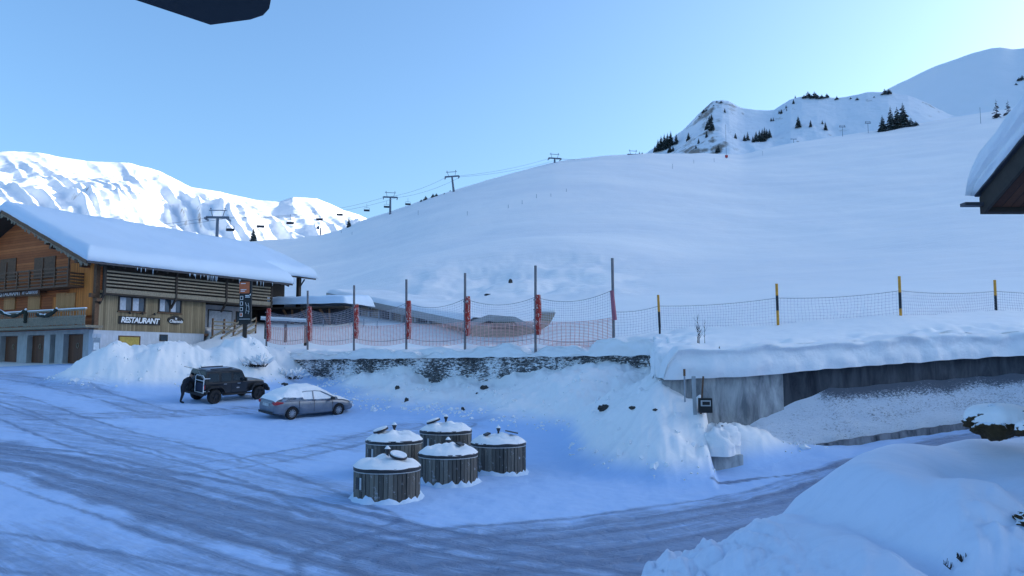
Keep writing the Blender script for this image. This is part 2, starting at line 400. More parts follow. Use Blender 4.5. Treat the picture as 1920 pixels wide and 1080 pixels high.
def build_ground():
    azs = []; a = -math.pi
    while a < math.pi-1e-6:
        azs.append(a); ab = abs(math.degrees(a)); a += math.radians(.105 if ab < 36.5 else (.5 if ab < 50 else 2.5))
    azs.append(math.pi); azs = np.array(azs)
    rs = [1.5]
    while rs[-1] < 1400:
        r = rs[-1]; rs.append(r*(1.03 if r < 5.2 else 1.0062 if r < 75 else 1.010 if r < 700 else 1.03))
    rs = np.array(rs); A, R_ = np.meshgrid(azs, rs)
    x = (R_*np.sin(A)).ravel(); y = (R_*np.cos(A)).ravel()
    z, tt, sd = terr(x, y); wr = wear(x, y)*(1-tt)
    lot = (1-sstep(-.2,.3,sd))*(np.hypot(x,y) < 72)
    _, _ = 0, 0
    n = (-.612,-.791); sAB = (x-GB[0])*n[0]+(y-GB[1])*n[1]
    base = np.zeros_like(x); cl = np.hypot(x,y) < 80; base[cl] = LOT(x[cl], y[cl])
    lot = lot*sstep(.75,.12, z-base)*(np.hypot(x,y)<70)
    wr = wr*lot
    mound_shade = (np.hypot(x,y) < 16)*(x > -1)*sstep(.25,.8,z-base); lot = np.maximum(lot, .5*mound_shade)  # foreground mound shares the blue tint, shade painted into its snow
    def tuv(pts):
        best = np.full(x.shape, 1e9); tu = np.zeros_like(x); tv = np.zeros_like(x); acc = 0
        for a, b in zip(pts[:-1], pts[1:]):
            q, t_ = seg_dist(x, y, a, b); L_ = math.hypot(b[0]-a[0], b[1]-a[1]); cr_ = np.sign((b[0]-a[0])*(y-a[1])-(b[1]-a[1])*(x-a[0]))
            m = q < best; best = np.where(m, q, best); tu = np.where(m, cr_*q, tu); tv = np.where(m, acc+t_*L_, tv); acc += L_
        return np.stack([tu, tv + .35*tu, 0*tu], 1)
    ta, tb = tuv(_sub(TRACKS[0])), tuv(_sub(TRACKS[1])); wbv = sstep(1.5,-1.5, np.abs(tb[:,0])-np.abs(ta[:,0]))*sstep(-2,3,x)
    na, nr = len(azs), len(rs)
    i, j = np.meshgrid(np.arange(nr-1), np.arange(na-1), indexing='ij')
    a0 = (i*na+j).ravel(); quads = np.stack([a0, a0+1, a0+na+1, a0+na], 1)[:, ::-1]
    cx = x[quads].mean(1); cy = y[quads].mean(1); cr = np.hypot(cx, cy)
    rd = roadmask(cx, cy) & (cr < 70) & (lot[quads].mean(1) > .3)
    hill = cr > 96
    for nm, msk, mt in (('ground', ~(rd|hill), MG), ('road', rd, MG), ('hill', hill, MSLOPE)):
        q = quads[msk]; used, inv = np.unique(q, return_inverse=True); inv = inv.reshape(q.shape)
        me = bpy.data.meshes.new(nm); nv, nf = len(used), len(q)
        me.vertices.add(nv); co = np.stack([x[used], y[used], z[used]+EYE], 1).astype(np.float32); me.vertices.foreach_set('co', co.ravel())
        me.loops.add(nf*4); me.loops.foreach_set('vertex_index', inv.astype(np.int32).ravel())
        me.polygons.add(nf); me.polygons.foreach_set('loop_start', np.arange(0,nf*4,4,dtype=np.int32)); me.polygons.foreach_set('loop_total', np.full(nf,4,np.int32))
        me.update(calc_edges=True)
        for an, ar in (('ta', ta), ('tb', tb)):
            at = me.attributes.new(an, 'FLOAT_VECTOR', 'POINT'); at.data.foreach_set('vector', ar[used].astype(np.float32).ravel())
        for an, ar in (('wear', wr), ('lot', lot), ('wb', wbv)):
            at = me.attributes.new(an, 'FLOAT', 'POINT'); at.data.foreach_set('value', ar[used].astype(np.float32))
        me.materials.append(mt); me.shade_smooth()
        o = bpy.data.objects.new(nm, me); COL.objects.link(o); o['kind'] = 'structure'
def m_slope():
    n = N('piste_snow'); v = n.geo((.02,.16,.16)); w1 = n.noise(v, 3.0, 6, .65, .4); w2 = n.noise(n.geo((.5,.5,.5)), 1.0, 6, .65); w3 = n.noise(n.geo((.012,.03,.03)), 1.0, 4, .6)
    n.bump(w1, .55, .5, n.bump(w2, .4, .25))
    return n.set(n.mix(n.ramp(w3, [(.35,0),(.65,1)]), (.86,.84,.84), (.96,.92,.89)), .65, .25)
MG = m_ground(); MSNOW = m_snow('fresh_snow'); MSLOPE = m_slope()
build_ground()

# ------------------------------------------------------------------ mountains (polar sheets)
def m_mountain(name, rock, lo, hi, sc, c=(.82,.85,.89)):
    n = N(name); v = n.geo()
    g = n.n('ShaderNodeNewGeometry'); sx = n.n('ShaderNodeSeparateXYZ'); n.l(g.outputs['Normal'], sx.inputs[0])
    at = n.n('ShaderNodeAttribute', attribute_name='rock')
    a = n.noise(v, sc, 8, .68, .4); 
    k = n.math('ADD', n.math('MULTIPLY', n.math('SUBTRACT', 1.0, sx.outputs[2]), .55), n.math('ADD', n.math('MULTIPLY', a, .5), at.outputs['Fac']))
    m = n.ramp(k, [(lo,0),(hi,1)])
    rc = n.mix(n.noise(v, sc*3, 5, .6), tuple(q*.55 for q in rock), rock)
    col = n.mix(m, c, rc)
    n.bump(n.noise(v, sc*1.5, 6, .6), .6, 3.0)
    return n.set(col, .7, .2)
def sheet(name, az0, az1, naz, rs, fn, mt, rockfn=None):
    azs = np.linspace(az0, az1, naz); A, R_ = np.meshgrid(azs, rs)
    x = (R_*np.sin(A)).ravel(); y = (R_*np.cos(A)).ravel()
    z = fn(A.ravel(), R_.ravel(), x, y)
    na, nr = naz, len(rs)
    i, j = np.meshgrid(np.arange(nr-1), np.arange(na-1), indexing='ij')
    a0 = (i*na+j).ravel(); q = np.stack([a0, a0+1, a0+na+1, a0+na], 1)[:, ::-1]
    me = bpy.data.meshes.new(name); nf = len(q)
    me.vertices.add(len(x)); me.vertices.foreach_set('co', np.stack([x,y,z+EYE],1).astype(np.float32).ravel())
    me.loops.add(nf*4); me.loops.foreach_set('vertex_index', q.astype(np.int32).ravel())
    me.polygons.add(nf); me.polygons.foreach_set('loop_start', np.arange(0,nf*4,4,dtype=np.int32)); me.polygons.foreach_set('loop_total', np.full(nf,4,np.int32))
    me.update(calc_edges=True)
    rk = rockfn(A.ravel(), R_.ravel(), x, y) if rockfn else np.zeros(len(x))
    at = me.attributes.new('rock', 'FLOAT', 'POINT'); at.data.foreach_set('value', rk.astype(np.float32))
    me.materials.append(mt); me.shade_smooth()
    o = bpy.data.objects.new(name, me); COL.objects.link(o); o['kind'] = 'structure'; return o
def skyl(tab):
    t = np.array(tab, float); az = np.arctan((t[:,0]-960)/(FPX*CP)); el = np.array([zr(p) for p in t[:,1]])*np.cos(az); return az, el
LM = skyl([(-2500,330),(-700,300),(-200,288),(0,284),(60,286),(110,295),(150,302),(230,305),(290,322),(350,350),(400,358),(440,368),(475,375),(520,378),(545,369),(590,372),(615,383),(640,394),(670,402),(700,415),(800,470),(900,560)])
def f_left(A, R_, x, y):
    Rc = 3200.; el = np.interp(A, *LM); zc = el*Rc
    t = np.clip((R_-1500)/(Rc-1500), 0, 1)
    zf = .085*1500
    z = zf + (zc-zf)*(t**1.05)
    lat = A*Rc
    s = (Rc-R_)
    q = (lat - s*.24 + 34*fbm(lat, s, 700, 3, 71))
    def rdg(q, wl, seed, k): 
        n_ = perlin(q/wl, s/(wl*k)+3.3, seed); return 1-np.abs(n_)*2.2
    env = sstep(0, 420, s)
    a = rdg(q+45*fbm(s,lat,340,3,78), 310, 72, 14)*50 + rdg(q+20*fbm(s,lat,150,2,77), 118, 73, 9)*20 + rdg(q,52,76,12)*14
    am = .55+.55*np.clip(fbm(lat, s, 520, 2, 70)+.3, 0, 1.3); a = a*am; z = z + env*(a-30) + env*fbm(x,y,120,4,74)*10 + sstep(0,60,s)*(1-env)*rdg(q,150,75,3)*8
    z = np.where(R_ > Rc, zc - (R_-Rc)*.55, z)
    z = z + 4*fbm(lat, s, 160, 4, 79)
    return z
sheet('mountain', math.radians(-62), math.radians(-6), 900, np.r_[np.linspace(1500,3300,360), np.linspace(3320,4000,8)], f_left,
      m_mountain('sunlit_mountain', (.20,.16,.13), .575, .64, .012))
RH = skyl([(1100,330),(1200,300),(1228,278),(1245,268),(1265,258),(1290,240),(1312,218),(1330,203),(1345,190),(1362,187),(1375,189),(1392,199),(1405,204),(1430,206),(1462,206),(1478,196),(1492,186),(1515,181),(1545,180),(1580,183),(1600,181),(1640,174),(1680,172),(1720,178),(1760,195),(1800,215),(1900,230),(2300,250)])
def f_rocky(A, R_, x, y):
    Rc = 1050. ; el = np.interp(A, *RH); zc = el*Rc; zf = .20*600
    t = np.clip((R_-620)/(Rc-620), 0, 1); z = zf + (zc-zf)*(.35*t+.65*t*t)
    s = Rc-R_; env = sstep(0,140,s)
    z = z + env*(fbm(x,y,150,5,81)*13 + fbm(x,y,26,4,82)*3.2) + fbm(x,y,30,4,83)*1.2
    z = np.where(R_ > Rc, z-(R_-Rc)*.5, z); return z
def rk_rocky(A, R_, x, y):
    px = 960+FPX*CP*np.tan(A)
    m = np.exp(-((px-1285)/42)**2)*sstep(720,790,R_)*sstep(1000,900,R_) + .9*np.exp(-((px-1500)/40)**2)*sstep(640,700,R_)*sstep(850,780,R_) + .5*np.exp(-((px-1345)/30)**2)
    return .045+.15*m + .06*fbm(x,y,60,3,84)
sheet('hill', math.radians(4), math.radians(38), 520, np.r_[np.linspace(560,1060,240), np.linspace(1065,1300,8)], f_rocky,
      m_mountain('rocky_hill', (.34,.30,.27), .50, .585, .05, (.80,.83,.88)), rk_rocky)
RM = skyl([(1400,330),(1550,240),(1640,190),(1680,167),(1700,157),(1740,139),(1775,124),(1800,115),(1850,98),(1885,89),(1905,88),(1930,91),(1980,85),(2100,50),(2400,-60),(3000,-300)])
rm_az = np.r_[RM[0], np.radians([75,92,104,118,128])]; rm_el = np.r_[RM[1], .378,.30,.18,.08,.02]  # unseen ridge out to the right, its heights shaped to shade the valley
def f_right(A, R_, x, y):
    Rc = 2600.; el = np.interp(A, rm_az, rm_el); zc = el*Rc; zf = 150
    t = np.clip((R_-1250)/(Rc-1250), 0, 1); z = zf + (zc-zf)*(.55*t+.45*t*t)
    s = Rc-R_; env = sstep(0,500,s)
    z = z + env*(fbm(x,y,520,5,91)*60) + env*fbm(x,y,90,4,92)*5
    z = np.where(R_ > Rc, zc-(R_-Rc)*.5, z); return z + fbm(x,y,70,3,93)*1.5
sheet('mountain', math.radians(14), math.radians(128), 700, np.r_[np.linspace(1200,2650,220), np.linspace(2680,3600,10)], f_right,
      m_mountain('shaded_mountain', (.26,.24,.24), .60, .68, .02))
# ------------------------------------------------------------------ restaurant chalet
random.seed(4)
def m_planks(name, c1, c2, axis, width=.16, rough=.75, gap=.06):
    """boards running along z (axis 'x'/'y' = horizontal position) or horizontal boards (axis 'z')"""
    n = N(name); tc = n.n('ShaderNodeTexCoord'); sx = n.n('ShaderNodeSeparateXYZ'); n.l(tc.outputs['Object'], sx.inputs[0])
    if axis == 'xy': co = n.math('ADD', sx.outputs[0], sx.outputs[1])
    else: co = sx.outputs['xyz'.index(axis)]
    k = n.math('DIVIDE', co, width); fr = n.math('FRACT', k); fl = n.math('FLOOR', k)
    wn_ = n.n('ShaderNodeTexWhiteNoise', noise_dimensions='1D'); n.l(fl, wn_.inputs['W'])
    sc = (1.5,1.5,14) if axis == 'z' else (14,14,1.5)
    g = n.noise(n.coord('Object', sc), 1.6, 5, .6)
    big = n.noise(n.coord('Object'), .5, 4, .6)
    f = n.math('ADD', n.math('MULTIPLY', wn_.outputs[0], .5), n.math('MULTIPLY', g, .5))
    f = n.math('ADD', n.math('MULTIPLY', f, .7), n.math('MULTIPLY', big, .3))
    col = n.mix(n.ramp(f, [(.25,0),(.75,1)]), c1, c2)
    e = n.math('MINIMUM', fr, n.math('SUBTRACT', 1.0, fr)); gp = n.ramp(e, [(0,0),(gap,1)])
    col = n.mix(gp, tuple(q*.18 for q in c1), col)
    n.bump(n.math('ADD', gp, n.math('MULTIPLY', g, .25)), .6, .02)
    return n.set(col, rough, .3)
M_LOG = m_planks('reddish_log_boards', (.28,.072,.022), (.60,.19,.058), 'z', .22)
M_OR = m_planks('orange_upright_boards', (.50,.145,.03), (.86,.29,.06), 'xy', .15)
M_GRY = m_planks('weathered_upright_boards', (.15,.11,.062), (.36,.28,.17), 'xy', .17)
M_DARK = m_plain('dark_weathered_wood', (.045,.034,.026), .8)
M_SLAT = m_plain('sunbleached_slat_wood', (.25,.21,.15), .8, var=.3, sc=12)
M_BRN = m_plain('brown_beam_wood', (.14,.07,.035), .7, var=.3)
M_SHUT = m_planks('honey_shutter_boards', (.50,.24,.09), (.66,.34,.14), 'xy', .12)
M_GAR = m_planks('brown_garage_boards', (.10,.042,.022), (.17,.07,.035), 'xy', .14, .55)
def m_plaster(name, c):
    n = N(name); v = n.coord('Object'); a = n.noise(v, 1.2, 6, .65); b = n.noise(n.coord('Object',(2,2,.4)), 2.5, 5, .7)
    col = n.mix(n.ramp(n.math('MULTIPLY', a, b), [(.12,0),(.4,1)]), tuple(q*.72 for q in c), c)
    n.bump(n.noise(v, 40, 3), .15, .01); return n.set(col, .85, .2)
M_PLA = m_plaster('white_basement_plaster', (.60,.63,.68))
M_PIER = m_plaster('grey_concrete_pier', (.46,.47,.47))
def m_glass(name, c=(.03,.045,.06)):
    n = N(name); a = n.noise(n.coord('Object'), 1.5, 3); return n.set(n.mix(a, c, tuple(q*1.8 for q in c)), .08, .8)
M_GLS = m_glass('dark_window_glass')
M_CURT = m_plain('pale_curtain', (.42,.46,.52), .9, bs=0)
M_WHT = m_plain('white_sign_paint', (.80,.80,.80), .6, bs=0)
M_BLK = m_plain('black_sign_board', (.012,.012,.012), .55, bs=0)
M_ROOF = m_plain('dark_roof_metal', (.05,.05,.06), .5)
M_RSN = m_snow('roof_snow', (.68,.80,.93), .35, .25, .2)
M_ICE = m_plain('icicle_ice', (.62,.74,.86), .15, .8, bs=0)
M_METAL = m_plain('galvanised_steel', (.33,.36,.40), .4, .5, .6, bs=0)
M_YEL = m_plain('yellow_panel_paint', (.42,.30,.06), .6, bs=0)

AZU = math.radians(30.5); U = Vector((math.sin(AZU), math.cos(AZU), 0)); V = Vector((-U.y, U.x, 0))
CO = P(172, 682, 60); CO.z = EYE-.15
RZ = math.atan2(U.y, U.x)
eyeV = Vector((0,0,EYE))
def hit(px, py, axis, off):
    r = ray(px, py); nrm = U if axis == 'x' else V
    t = ((CO + nrm*off) - eyeV).dot(nrm)/r.dot(nrm); p = eyeV + r*t - CO
    return p.dot(U), p.dot(V), p.z
def side(px, py, yo=0): a = hit(px, py, 'y', yo); return a[0], a[2]
def gab(px, py, xo=0): a = hit(px, py, 'x', xo); return a[1], a[2]
chal = empty('restaurant_chalet', CO, RZ, 'large timber chalet restaurant with thick snow on its long roof and garages below', 'building')
RY, SLP, ZE, TH = 10.8, .405, 7.45, .28         # ridge y, slope, eave underside z, thickness
def zroof(y): return ZE + SLP*((y+1.2) if y <= RY else (2*RY-y+1.2))
# walls
w_ = MB(); w_.b2(.5, 9.9, .0, 21.6, -1, 2.62); w_.b2(0.001,.5, 0.001, .55, -1, 2.62)
w_.b2(9.9, 16.9, 2.2, 21.6, -1, 2.62)
w_.build('basement_wall', M_PLA, chal)
# concrete piers of the garage front and doors between them
doors = [(-38,0-6),(0,32),(50,82),(93,103),(118,155)]
ys = []
for a, b in doors:
    y1, _ = gab(a, 655, 0); y0, _ = gab(b, 655, 0); ys.append((y0, y1))
ztop = gab(137, 626, 0)[1]
prs = [(.55, ys[4][0])] + [(ys[k][1], ys[k-1][0]) for k in (4,3,2,1)] + [(ys[0][1], 21.6)]
for a, b in prs:
    m = MB(); m.b2(0, .498, a, b, -1, ztop); m.build('pier', M_PIER, chal)
m = MB(); m.b2(-.02, .497, .553, 21.6, ztop+.002, 2.66); m.build('lintel', M_PIER, chal)
for k, (a, b) in enumerate(ys):
    m = MB(); m.b2(.40, .47, a+.05, b-.05, -.5, ztop-.03)
    for q in range(1,4): m.b2(.375,.399, a+.08, b-.08, q*.52, q*.52+.05)
    d = m.build('garage_door' if k != 3 else 'door', M_GAR if k != 3 else M_DARK, chal)
    if k != 3:
        e = MB(); e.tube([( .372, (a+b)/2 + .14*math.cos(q*math.pi/6), 1.45+.19*math.sin(q*math.pi/6)) for q in range(13)], .035, 6)
        e.build('wreath', M_SLAT, d)
# timber storeys: gable front (red logs) and side (weathered boards)
poly = [(.05,2.62),(21.55,2.62),(21.55,zroof(21.55)-.02),(RY,zroof(RY)-.02),(.05,zroof(.05)-.02)]
m = MB(); m.prism(poly, lambda a,b,k: Vector((.35 if k == 0 else .55, a, b))); m.build('gable_wall', M_LOG, chal)
m = MB(); m.prism([(2.3,2.62),(21.4,2.62),(21.4,zroof(21.4)-.04),(RY,zroof(RY)-.04),(2.3,zroof(2.3)-.04)], lambda a,b,k: Vector((9.4 if k == 0 else 16.9, a, b)))
m.build('rear_wall', M_DARK, chal)
m = MB(); m.b2(.02, 9.95, -.02, .25, 2.60, 5.62); m.build('side_wall', M_GRY, chal)
m = MB(); m.b2(.3, 16.9, .10, .3, 5.62, zroof(.1)-.03); m.build('upper_side_wall', M_DARK, chal)
# orange board panel at the front corner, upper and lower
y_a = gab(131, 530, .1)[0]; y_b = gab(98, 570, .1)[0]
m = MB(); m.b2(.12, .34, .30, y_a, 3.72, zroof(.4)-.25)
m.b2(.121, .34, y_a, y_b, 3.72, 5.30); m.build('corner_boarding', M_OR, chal)
m = MB(); m.b2(.0,.32,-.06,.28,2.7,zroof(0)-.1); m.b2(-.35,.3,-.05,.24,5.05,5.35); m.b2(-.1,.3,-.40,.1,4.75,5.0); m.build('corner_post', M_BRN, chal)
# side windows
for (x0p, x1p, yt, yb) in ((222,271,555,586),(297,339,559,588)):
    x0, zt = side(x0p, yt); x1, zb = side(x1p, yb); zt = 4.75 if zt > 6 else zt; 
    f = MB(); f.b2(x0,x1,-.10,-.021,zt-.07,zt); f.b2(x0,x1,-.10,-.021,zb,zb+.08)
    xm = (x0+x1)/2
    for q in (x0, xm-.06, x1-.10): f.b2(q, q+.10, -.10, -.021, zb+.081, zt-.071)
    fr = f.build('window', M_DARK, chal)
    f = MB(); f.b2(x0-.08, x1+.08, -.16, -.02, zb-.07, zb-.003); f.build('sill', M_BRN, fr)
    for (a, b) in ((x0+.10, xm-.06),(xm+.04, x1-.10)):
        g = MB(); g.b2(a+.003, b-.003, -.05, -.024, zb+.083, zt-.073); g.build('pane', M_GLS, fr)
        g = MB(); g.b2(a+.01, a+(b-a)*.52, -.065, -.052, zb+.09, zt-.08); g.build('curtain', M_CURT, fr)
# RESTAURANT sign and oval sign
x0, z1 = side(222, 594); x1, z0 = side(299, 609); zc = 3.08
zc = (side(222,601)[1]+side(299,602)[1])/2; 
sg = MB(); sg.b2(x0, x1, -.09, -.022, zc-.30, zc+.30); s_ = sg.build('restaurant_sign', M_BLK, chal); tag(s_, 'black board reading RESTAURANT in white slanted capitals')
lettering('RESTAURANT', .60, M_WHT, s_, ((x0+x1)/2, -.105, zc), (1,0,0), shear=.18, offset=.016, space=(x1-x0)/4.15*.98)
xo0, zz = side(313, 600); xo1, _ = side(343, 600); xm = (xo0+xo1)/2; zo = side(328, 600.5)[1]
o_ = MB(); o_.prism([((xo1-xo0)/2*math.cos(a*math.pi/12), .33*math.sin(a*math.pi/12)+(.05 if a%24 in (5,6,7) else 0)) for a in range(24)], lambda a,b,k: Vector((xm+a, -.10 if k==0 else -.022, zo+b)))
os_ = o_.build('oval_sign', M_BLK, chal); tag(os_, 'black oval board with two lines of white script')
lettering('le', .26, M_WHT, os_, (xm, -.115, zo+.14), (1,0,0), shear=.3, offset=.008)
lettering('Chamois', .36, M_WHT, os_, (xm, -.115, zo-.10), (1,0,0), shear=.3, offset=.008)
for q in range(3):                                # spot lamps above the sign
    x = x0 + (x1-x0)*(.2+.3*q); m = MB(); m.tube([(x,-.03,zc+.55),(x,-.3,zc+.62)], .02, 6); m.tube([(x,-.3,zc+.66),(x,-.36,zc+.5)], [.05,.09], 8); m.build('spot_lamp', M_BLK, chal)
# basement windows
x0, zt = side(222, 629); x1, zb = side(262, 656)
m = MB(); m.b2(x0,x1,-.05,-.003,zb,zb+.09); m.b2(x0,x1,-.05,-.003,zt-.09,zt); m.b2(x0,x0+.09,-.05,-.003,zb+.091,zt-.091); m.b2(x1-.09,x1,-.05,-.003,zb+.091,zt-.091)
f = m.build('window', M_BRN, chal); m = MB(); m.b2(x0+.093,x1-.093,-.03,-.004,zb+.093,zt-.093); m.build('yellow_panel', M_YEL, f)
x0, zt = side(299, 627); x1, zb = side(314, 640)
m = MB(); m.b2(x0,x1,-.04,-.003,zb,zt); f = m.build('window', M_DARK, chal); m = MB(); m.b2(x0+.07,x1-.07,-.05,-.042,zb+.07,zt-.07); m.build('pane', M_GLS, f)
# slatted gallery along the side, under the eave
zs0, zs1 = 5.42, 7.15
for k, (xa, xb) in enumerate(((.35,6.55),(6.55,11.6),(11.6,16.85))):
    m = MB()
    m.b2(xa+.08, xb-.08, -.62, -.50, zs0, zs0+.34)
    for q in range(5):
        z = zs0+.50+q*.27; m.b2(xa+.12, xb-.12, -.60, -.55, z, z+.12)
    m.build('slat_gallery', M_SLAT, chal)
m = MB(); m.b2(.35,16.85,-.60,.0,zs0-.14,zs0-.02); m.build('gallery_floor', M_DARK, chal)
for x in (.35, 6.55, 11.6, 16.75):
    m = MB(); m.b2(x-.08, x+.08, -.68, -.50, zs0-.2, 7.55); m.beam((x,-.55,zs0-.15),(x,.0,zs0-.85),.14,.14); m.build('gallery_post', M_DARK, chal)
# recessed terrace storey beyond x 9.9
m = MB(); m.b2(9.95,16.95,.0,2.2,2.42,2.62); m.build('terrace_floor', M_BRN, chal)
for (xa, xb) in ((10.4,11.3),(11.9,14.6),(15.0,16.5)):
    m = MB(); m.b2(xa,xb,2.10,2.18,3.0,4.9); f = m.build('window', M_DARK, chal)
    m = MB(); m.b2(xa+.1,xb-.1,2.06,2.098,3.1,4.8); m.build('pane', M_CURT if xa > 11.5 and xa < 12.5 else M_GLS, f)
m = MB(); m.b2(9.95,16.9,2.12,2.29,2.62,5.3); m.build('terrace_wall', m_plaster('pale_terrace_wall', (.36,.38,.42)), chal)
# roof slabs
def slab(x0, x1, ye, mat, lift, th, name, par=chal):
    m = MB()
    yb = 2*RY+1.2
    pts = [(ye, zroof(ye)+lift),(RY, zroof(RY)+lift),(yb, ZE+lift),(yb, ZE+lift+th),(RY, zroof(RY)+lift+th),(ye, zroof(ye)+lift+th)]
    m.prism(pts, lambda a,b,k: Vector((x0 if k==0 else x1, a, b))); return m.build(name, mat, par)
rf_ = slab(-1.5, 18.7, -1.2, M_DARK, 0, TH, 'roof')
slab(18.702, 24.9, 1.8, M_DARK, 0, TH, 'roof')
m = MB(); m.b2(-1.5,18.7,-1.30,-1.202,ZE-.02,ZE+TH+.05); m.build('gutter', M_ROOF, rf_)
# rafters under the side eave
for k in range(22):
    x = -1.2+k*.93; m = MB(); m.beam((x,-1.15,ZE-.09),(x,.05,zroof(.05)-.1),.12,.16); m.build('rafter', M_DARK, rf_)
# verge: board with a ragged fringe
m = MB(); 
for q in range(60):
    y0 = -1.2+q*.205; z0 = zroof(y0); h = random.uniform(.16,.42)
    m.beam((-1.46, y0+.1, z0+.02), (-1.46, y0+.1+random.uniform(-.06,.02), z0-h), .16, .05, (1,0,0))
m.build('verge_fringe', M_SLAT, rf_)
m = MB(); m.prism([(-1.2,ZE-.1),(RY,zroof(RY)-.1),(RY,zroof(RY)+TH+.02),(-1.2,ZE+TH+.02)], lambda a,b,k: Vector((-1.56 if k==0 else -1.505,a,b))); m.build('vergeboard', M_BRN, rf_)
for yp in (1.0, 5.2):                                  # purlin ends and carved brackets under the verge
    for q in range(3): m = MB(); m.b2(-1.35+q*.4,.34,yp,yp+.3,zroof(yp)-.42-.28*q,zroof(yp)-.16-.28*q); m.build('bracket', M_BRN, chal)
# roof snow
def L_dist(x, y, yb):
    dA = np.minimum.reduce([x+1.62, 18.85-x, y+1.38, yb-y]); dB = np.minimum.reduce([x+1.62, 25.05-x, y-1.62, yb-y])
    return np.maximum(dA, dB)
yb = 2*RY+1.38
xs = np.unique(np.r_[np.linspace(-1.62,-1.0,8), np.linspace(-1,18.2,60), np.linspace(18.2,18.85,8), np.linspace(18.85,24.4,20), np.linspace(24.4,25.05,9)])
yy = np.unique(np.r_[np.linspace(-1.38,-.7,9), np.linspace(-.7,1.62,10), np.linspace(1.62,2.3,8), np.linspace(2.3,RY,28), np.linspace(RY,yb,24)])
X_, Y_ = np.meshgrid(xs, yy, indexing='ij'); d = np.maximum(L_dist(X_, Y_, yb), 0)
hh = .95 + .10*fbm(X_, Y_, 5, 3, 12); rr = .75; tq = np.clip(d/rr, 0, 1)
Z_ = ZE + SLP*(np.where(Y_ <= RY, Y_+1.2, 2*RY-Y_+1.2)) + TH - .05
rid = np.exp(-((Y_-RY)/1.3)**2)*.22
Z_ = Z_ + hh*np.sqrt(1-(1-tq)**2) - rid*(tq) + .03*fbm(X_,Y_,.7,3,13)
ok = L_dist(X_, Y_, yb) > -1e-6
m = MB(); idx = {}
for i in range(len(xs)):
    for j in range(len(yy)): idx[i,j] = len(m.v); m.v.append((X_[i,j], Y_[i,j], Z_[i,j] - (.0 if d[i,j] > 0 else 0)))
for i in range(len(xs)-1):
    for j in range(len(yy)-1):
        if ok[i,j] and ok[i+1,j] and ok[i,j+1] and ok[i+1,j+1]: m.f.append((idx[i,j],idx[i+1,j],idx[i+1,j+1],idx[i,j+1]))
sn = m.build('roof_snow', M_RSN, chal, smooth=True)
sm_ = sn.modifiers.new('thick','SOLIDIFY'); sm_.thickness = .12; sm_.offset = -1
for k in range(26):                                     # icicles at the eave
    x = random.choice([random.uniform(7,10), random.uniform(2,18)]); l = random.uniform(.12,.5)
    m = MB(); m.tube([(x,-1.32,ZE+.02),(x,-1.32,ZE-l*.5),(x,-1.32,ZE-l)], [.03,.02,.003], 5); m.build('icicle', M_ICE, chal)
# rear porch post and brace
m = MB(); m.b2(23.2,23.55,2.5,2.85,1.8,zroof(2.6)); m.beam((23.4,2.6,zroof(2.6)-1.2),(23.4,1.9,zroof(1.9)-.1),.1,.1); m.build('porch_post', M_DARK, chal)
m = MB(); m.b2(16.9,23.2,4.5,4.7,1.5,zroof(4.5)); m.build('rear_annex_wall', M_DARK, chal)
# upper balcony on the gable
zb0 = gab(60, 539, -1.0)[1]; zb1 = gab(60, 509, -1.0)[1]; ye0 = gab(131, 520, -1.0)[0]
bal = MB(); bal.b2(-1.1,.34,ye0,20,zb0-.16,zb0); bal = bal.build('balcony', M_BRN, chal)
m = MB()
for q in range(5): z = zb0+.12+q*(zb1-zb0-.14)/4; m.b2(-1.08,-1.02,ye0+.05,19.9,z,z+(.10 if q < 4 else .14))
for q in range(4): z = zb0+.10+q*.24; m.b2(-1.0,.3,ye0+.02,ye0+.10,z,z+.13)
m.build('railing', M_BRN, bal)
y = ye0+.05
while y < 14:
    m = MB(); m.b2(-1.13,-.98,y,y+.12,zb0-.1,zb1+.1); m.build('baluster_post', M_BRN, bal)
    m = MB(); 
    if int(y*3)%2: m.b2(-1.1,-.98,y+.02,y+.12,zb1+.1,zb1+.95)
    if m.v: m.build('baluster_post', M_BRN, bal)
    y += 1.75
# shutters, doors on the gable upper storey
for (pa, pb, ya, yb_) in ((2,30,487,512),(66,104,484,506)):
    y1, zt = gab(pa, ya, .34); y0, zb = gab(pb, yb_, .34)
    m = MB(); m.b2(.28,.348,y0,y1,zb-.6,zt); m.build('shutter', M_BRN, chal)
# lower balcony with upright board fringe
z1 = gab(80, 583, -1.3)[1]; z0 = gab(80, 610, -1.3)[1]; y0 = gab(163, 595, -1.3)[0]
lb = MB(); lb.b2(-1.4,-.025,y0,21,2.72,2.9); lb = lb.build('balcony', M_SLAT, chal)
m = MB(); y = y0
while y < 13.5:
    h = random.uniform(-.06,.05); m.b2(-1.46,-1.42,y,y+.12,z0-.05+h,z0+.52); m.b2(-1.45,-1.42,y+.03,y+.09,z0+.55,z1-.08) if int(y*6)%2 else None; y += .145
m.b2(-1.47,-1.38,y0,13.5,z0+.50,z0+.62); m.b2(-1.5,-1.36,y0-.02,13.5,z1-.12,z1); 
m.build('board_fringe', M_SLAT, lb)
m = MB(); m.b2(-1.52,-1.34,y0-.04,13.5,z1,z1+.07); m.build('railing_snow', MSNOW, lb)
M_GAR2 = m_plain('fir_garland', (.03,.035,.025), .9)
def swag(p0, p1, sag, n=10):
    return [(-1.56, p0[0]+(p1[0]-p0[0])*k/n, p0[1]+(p1[1]-p0[1])*k/n - sag*math.sin(math.pi*k/n)) for k in range(n+1)]
ga = [gab(*q, -1.5) for q in ((2,584),(50,582),(48,606),(72,590),(108,580))]
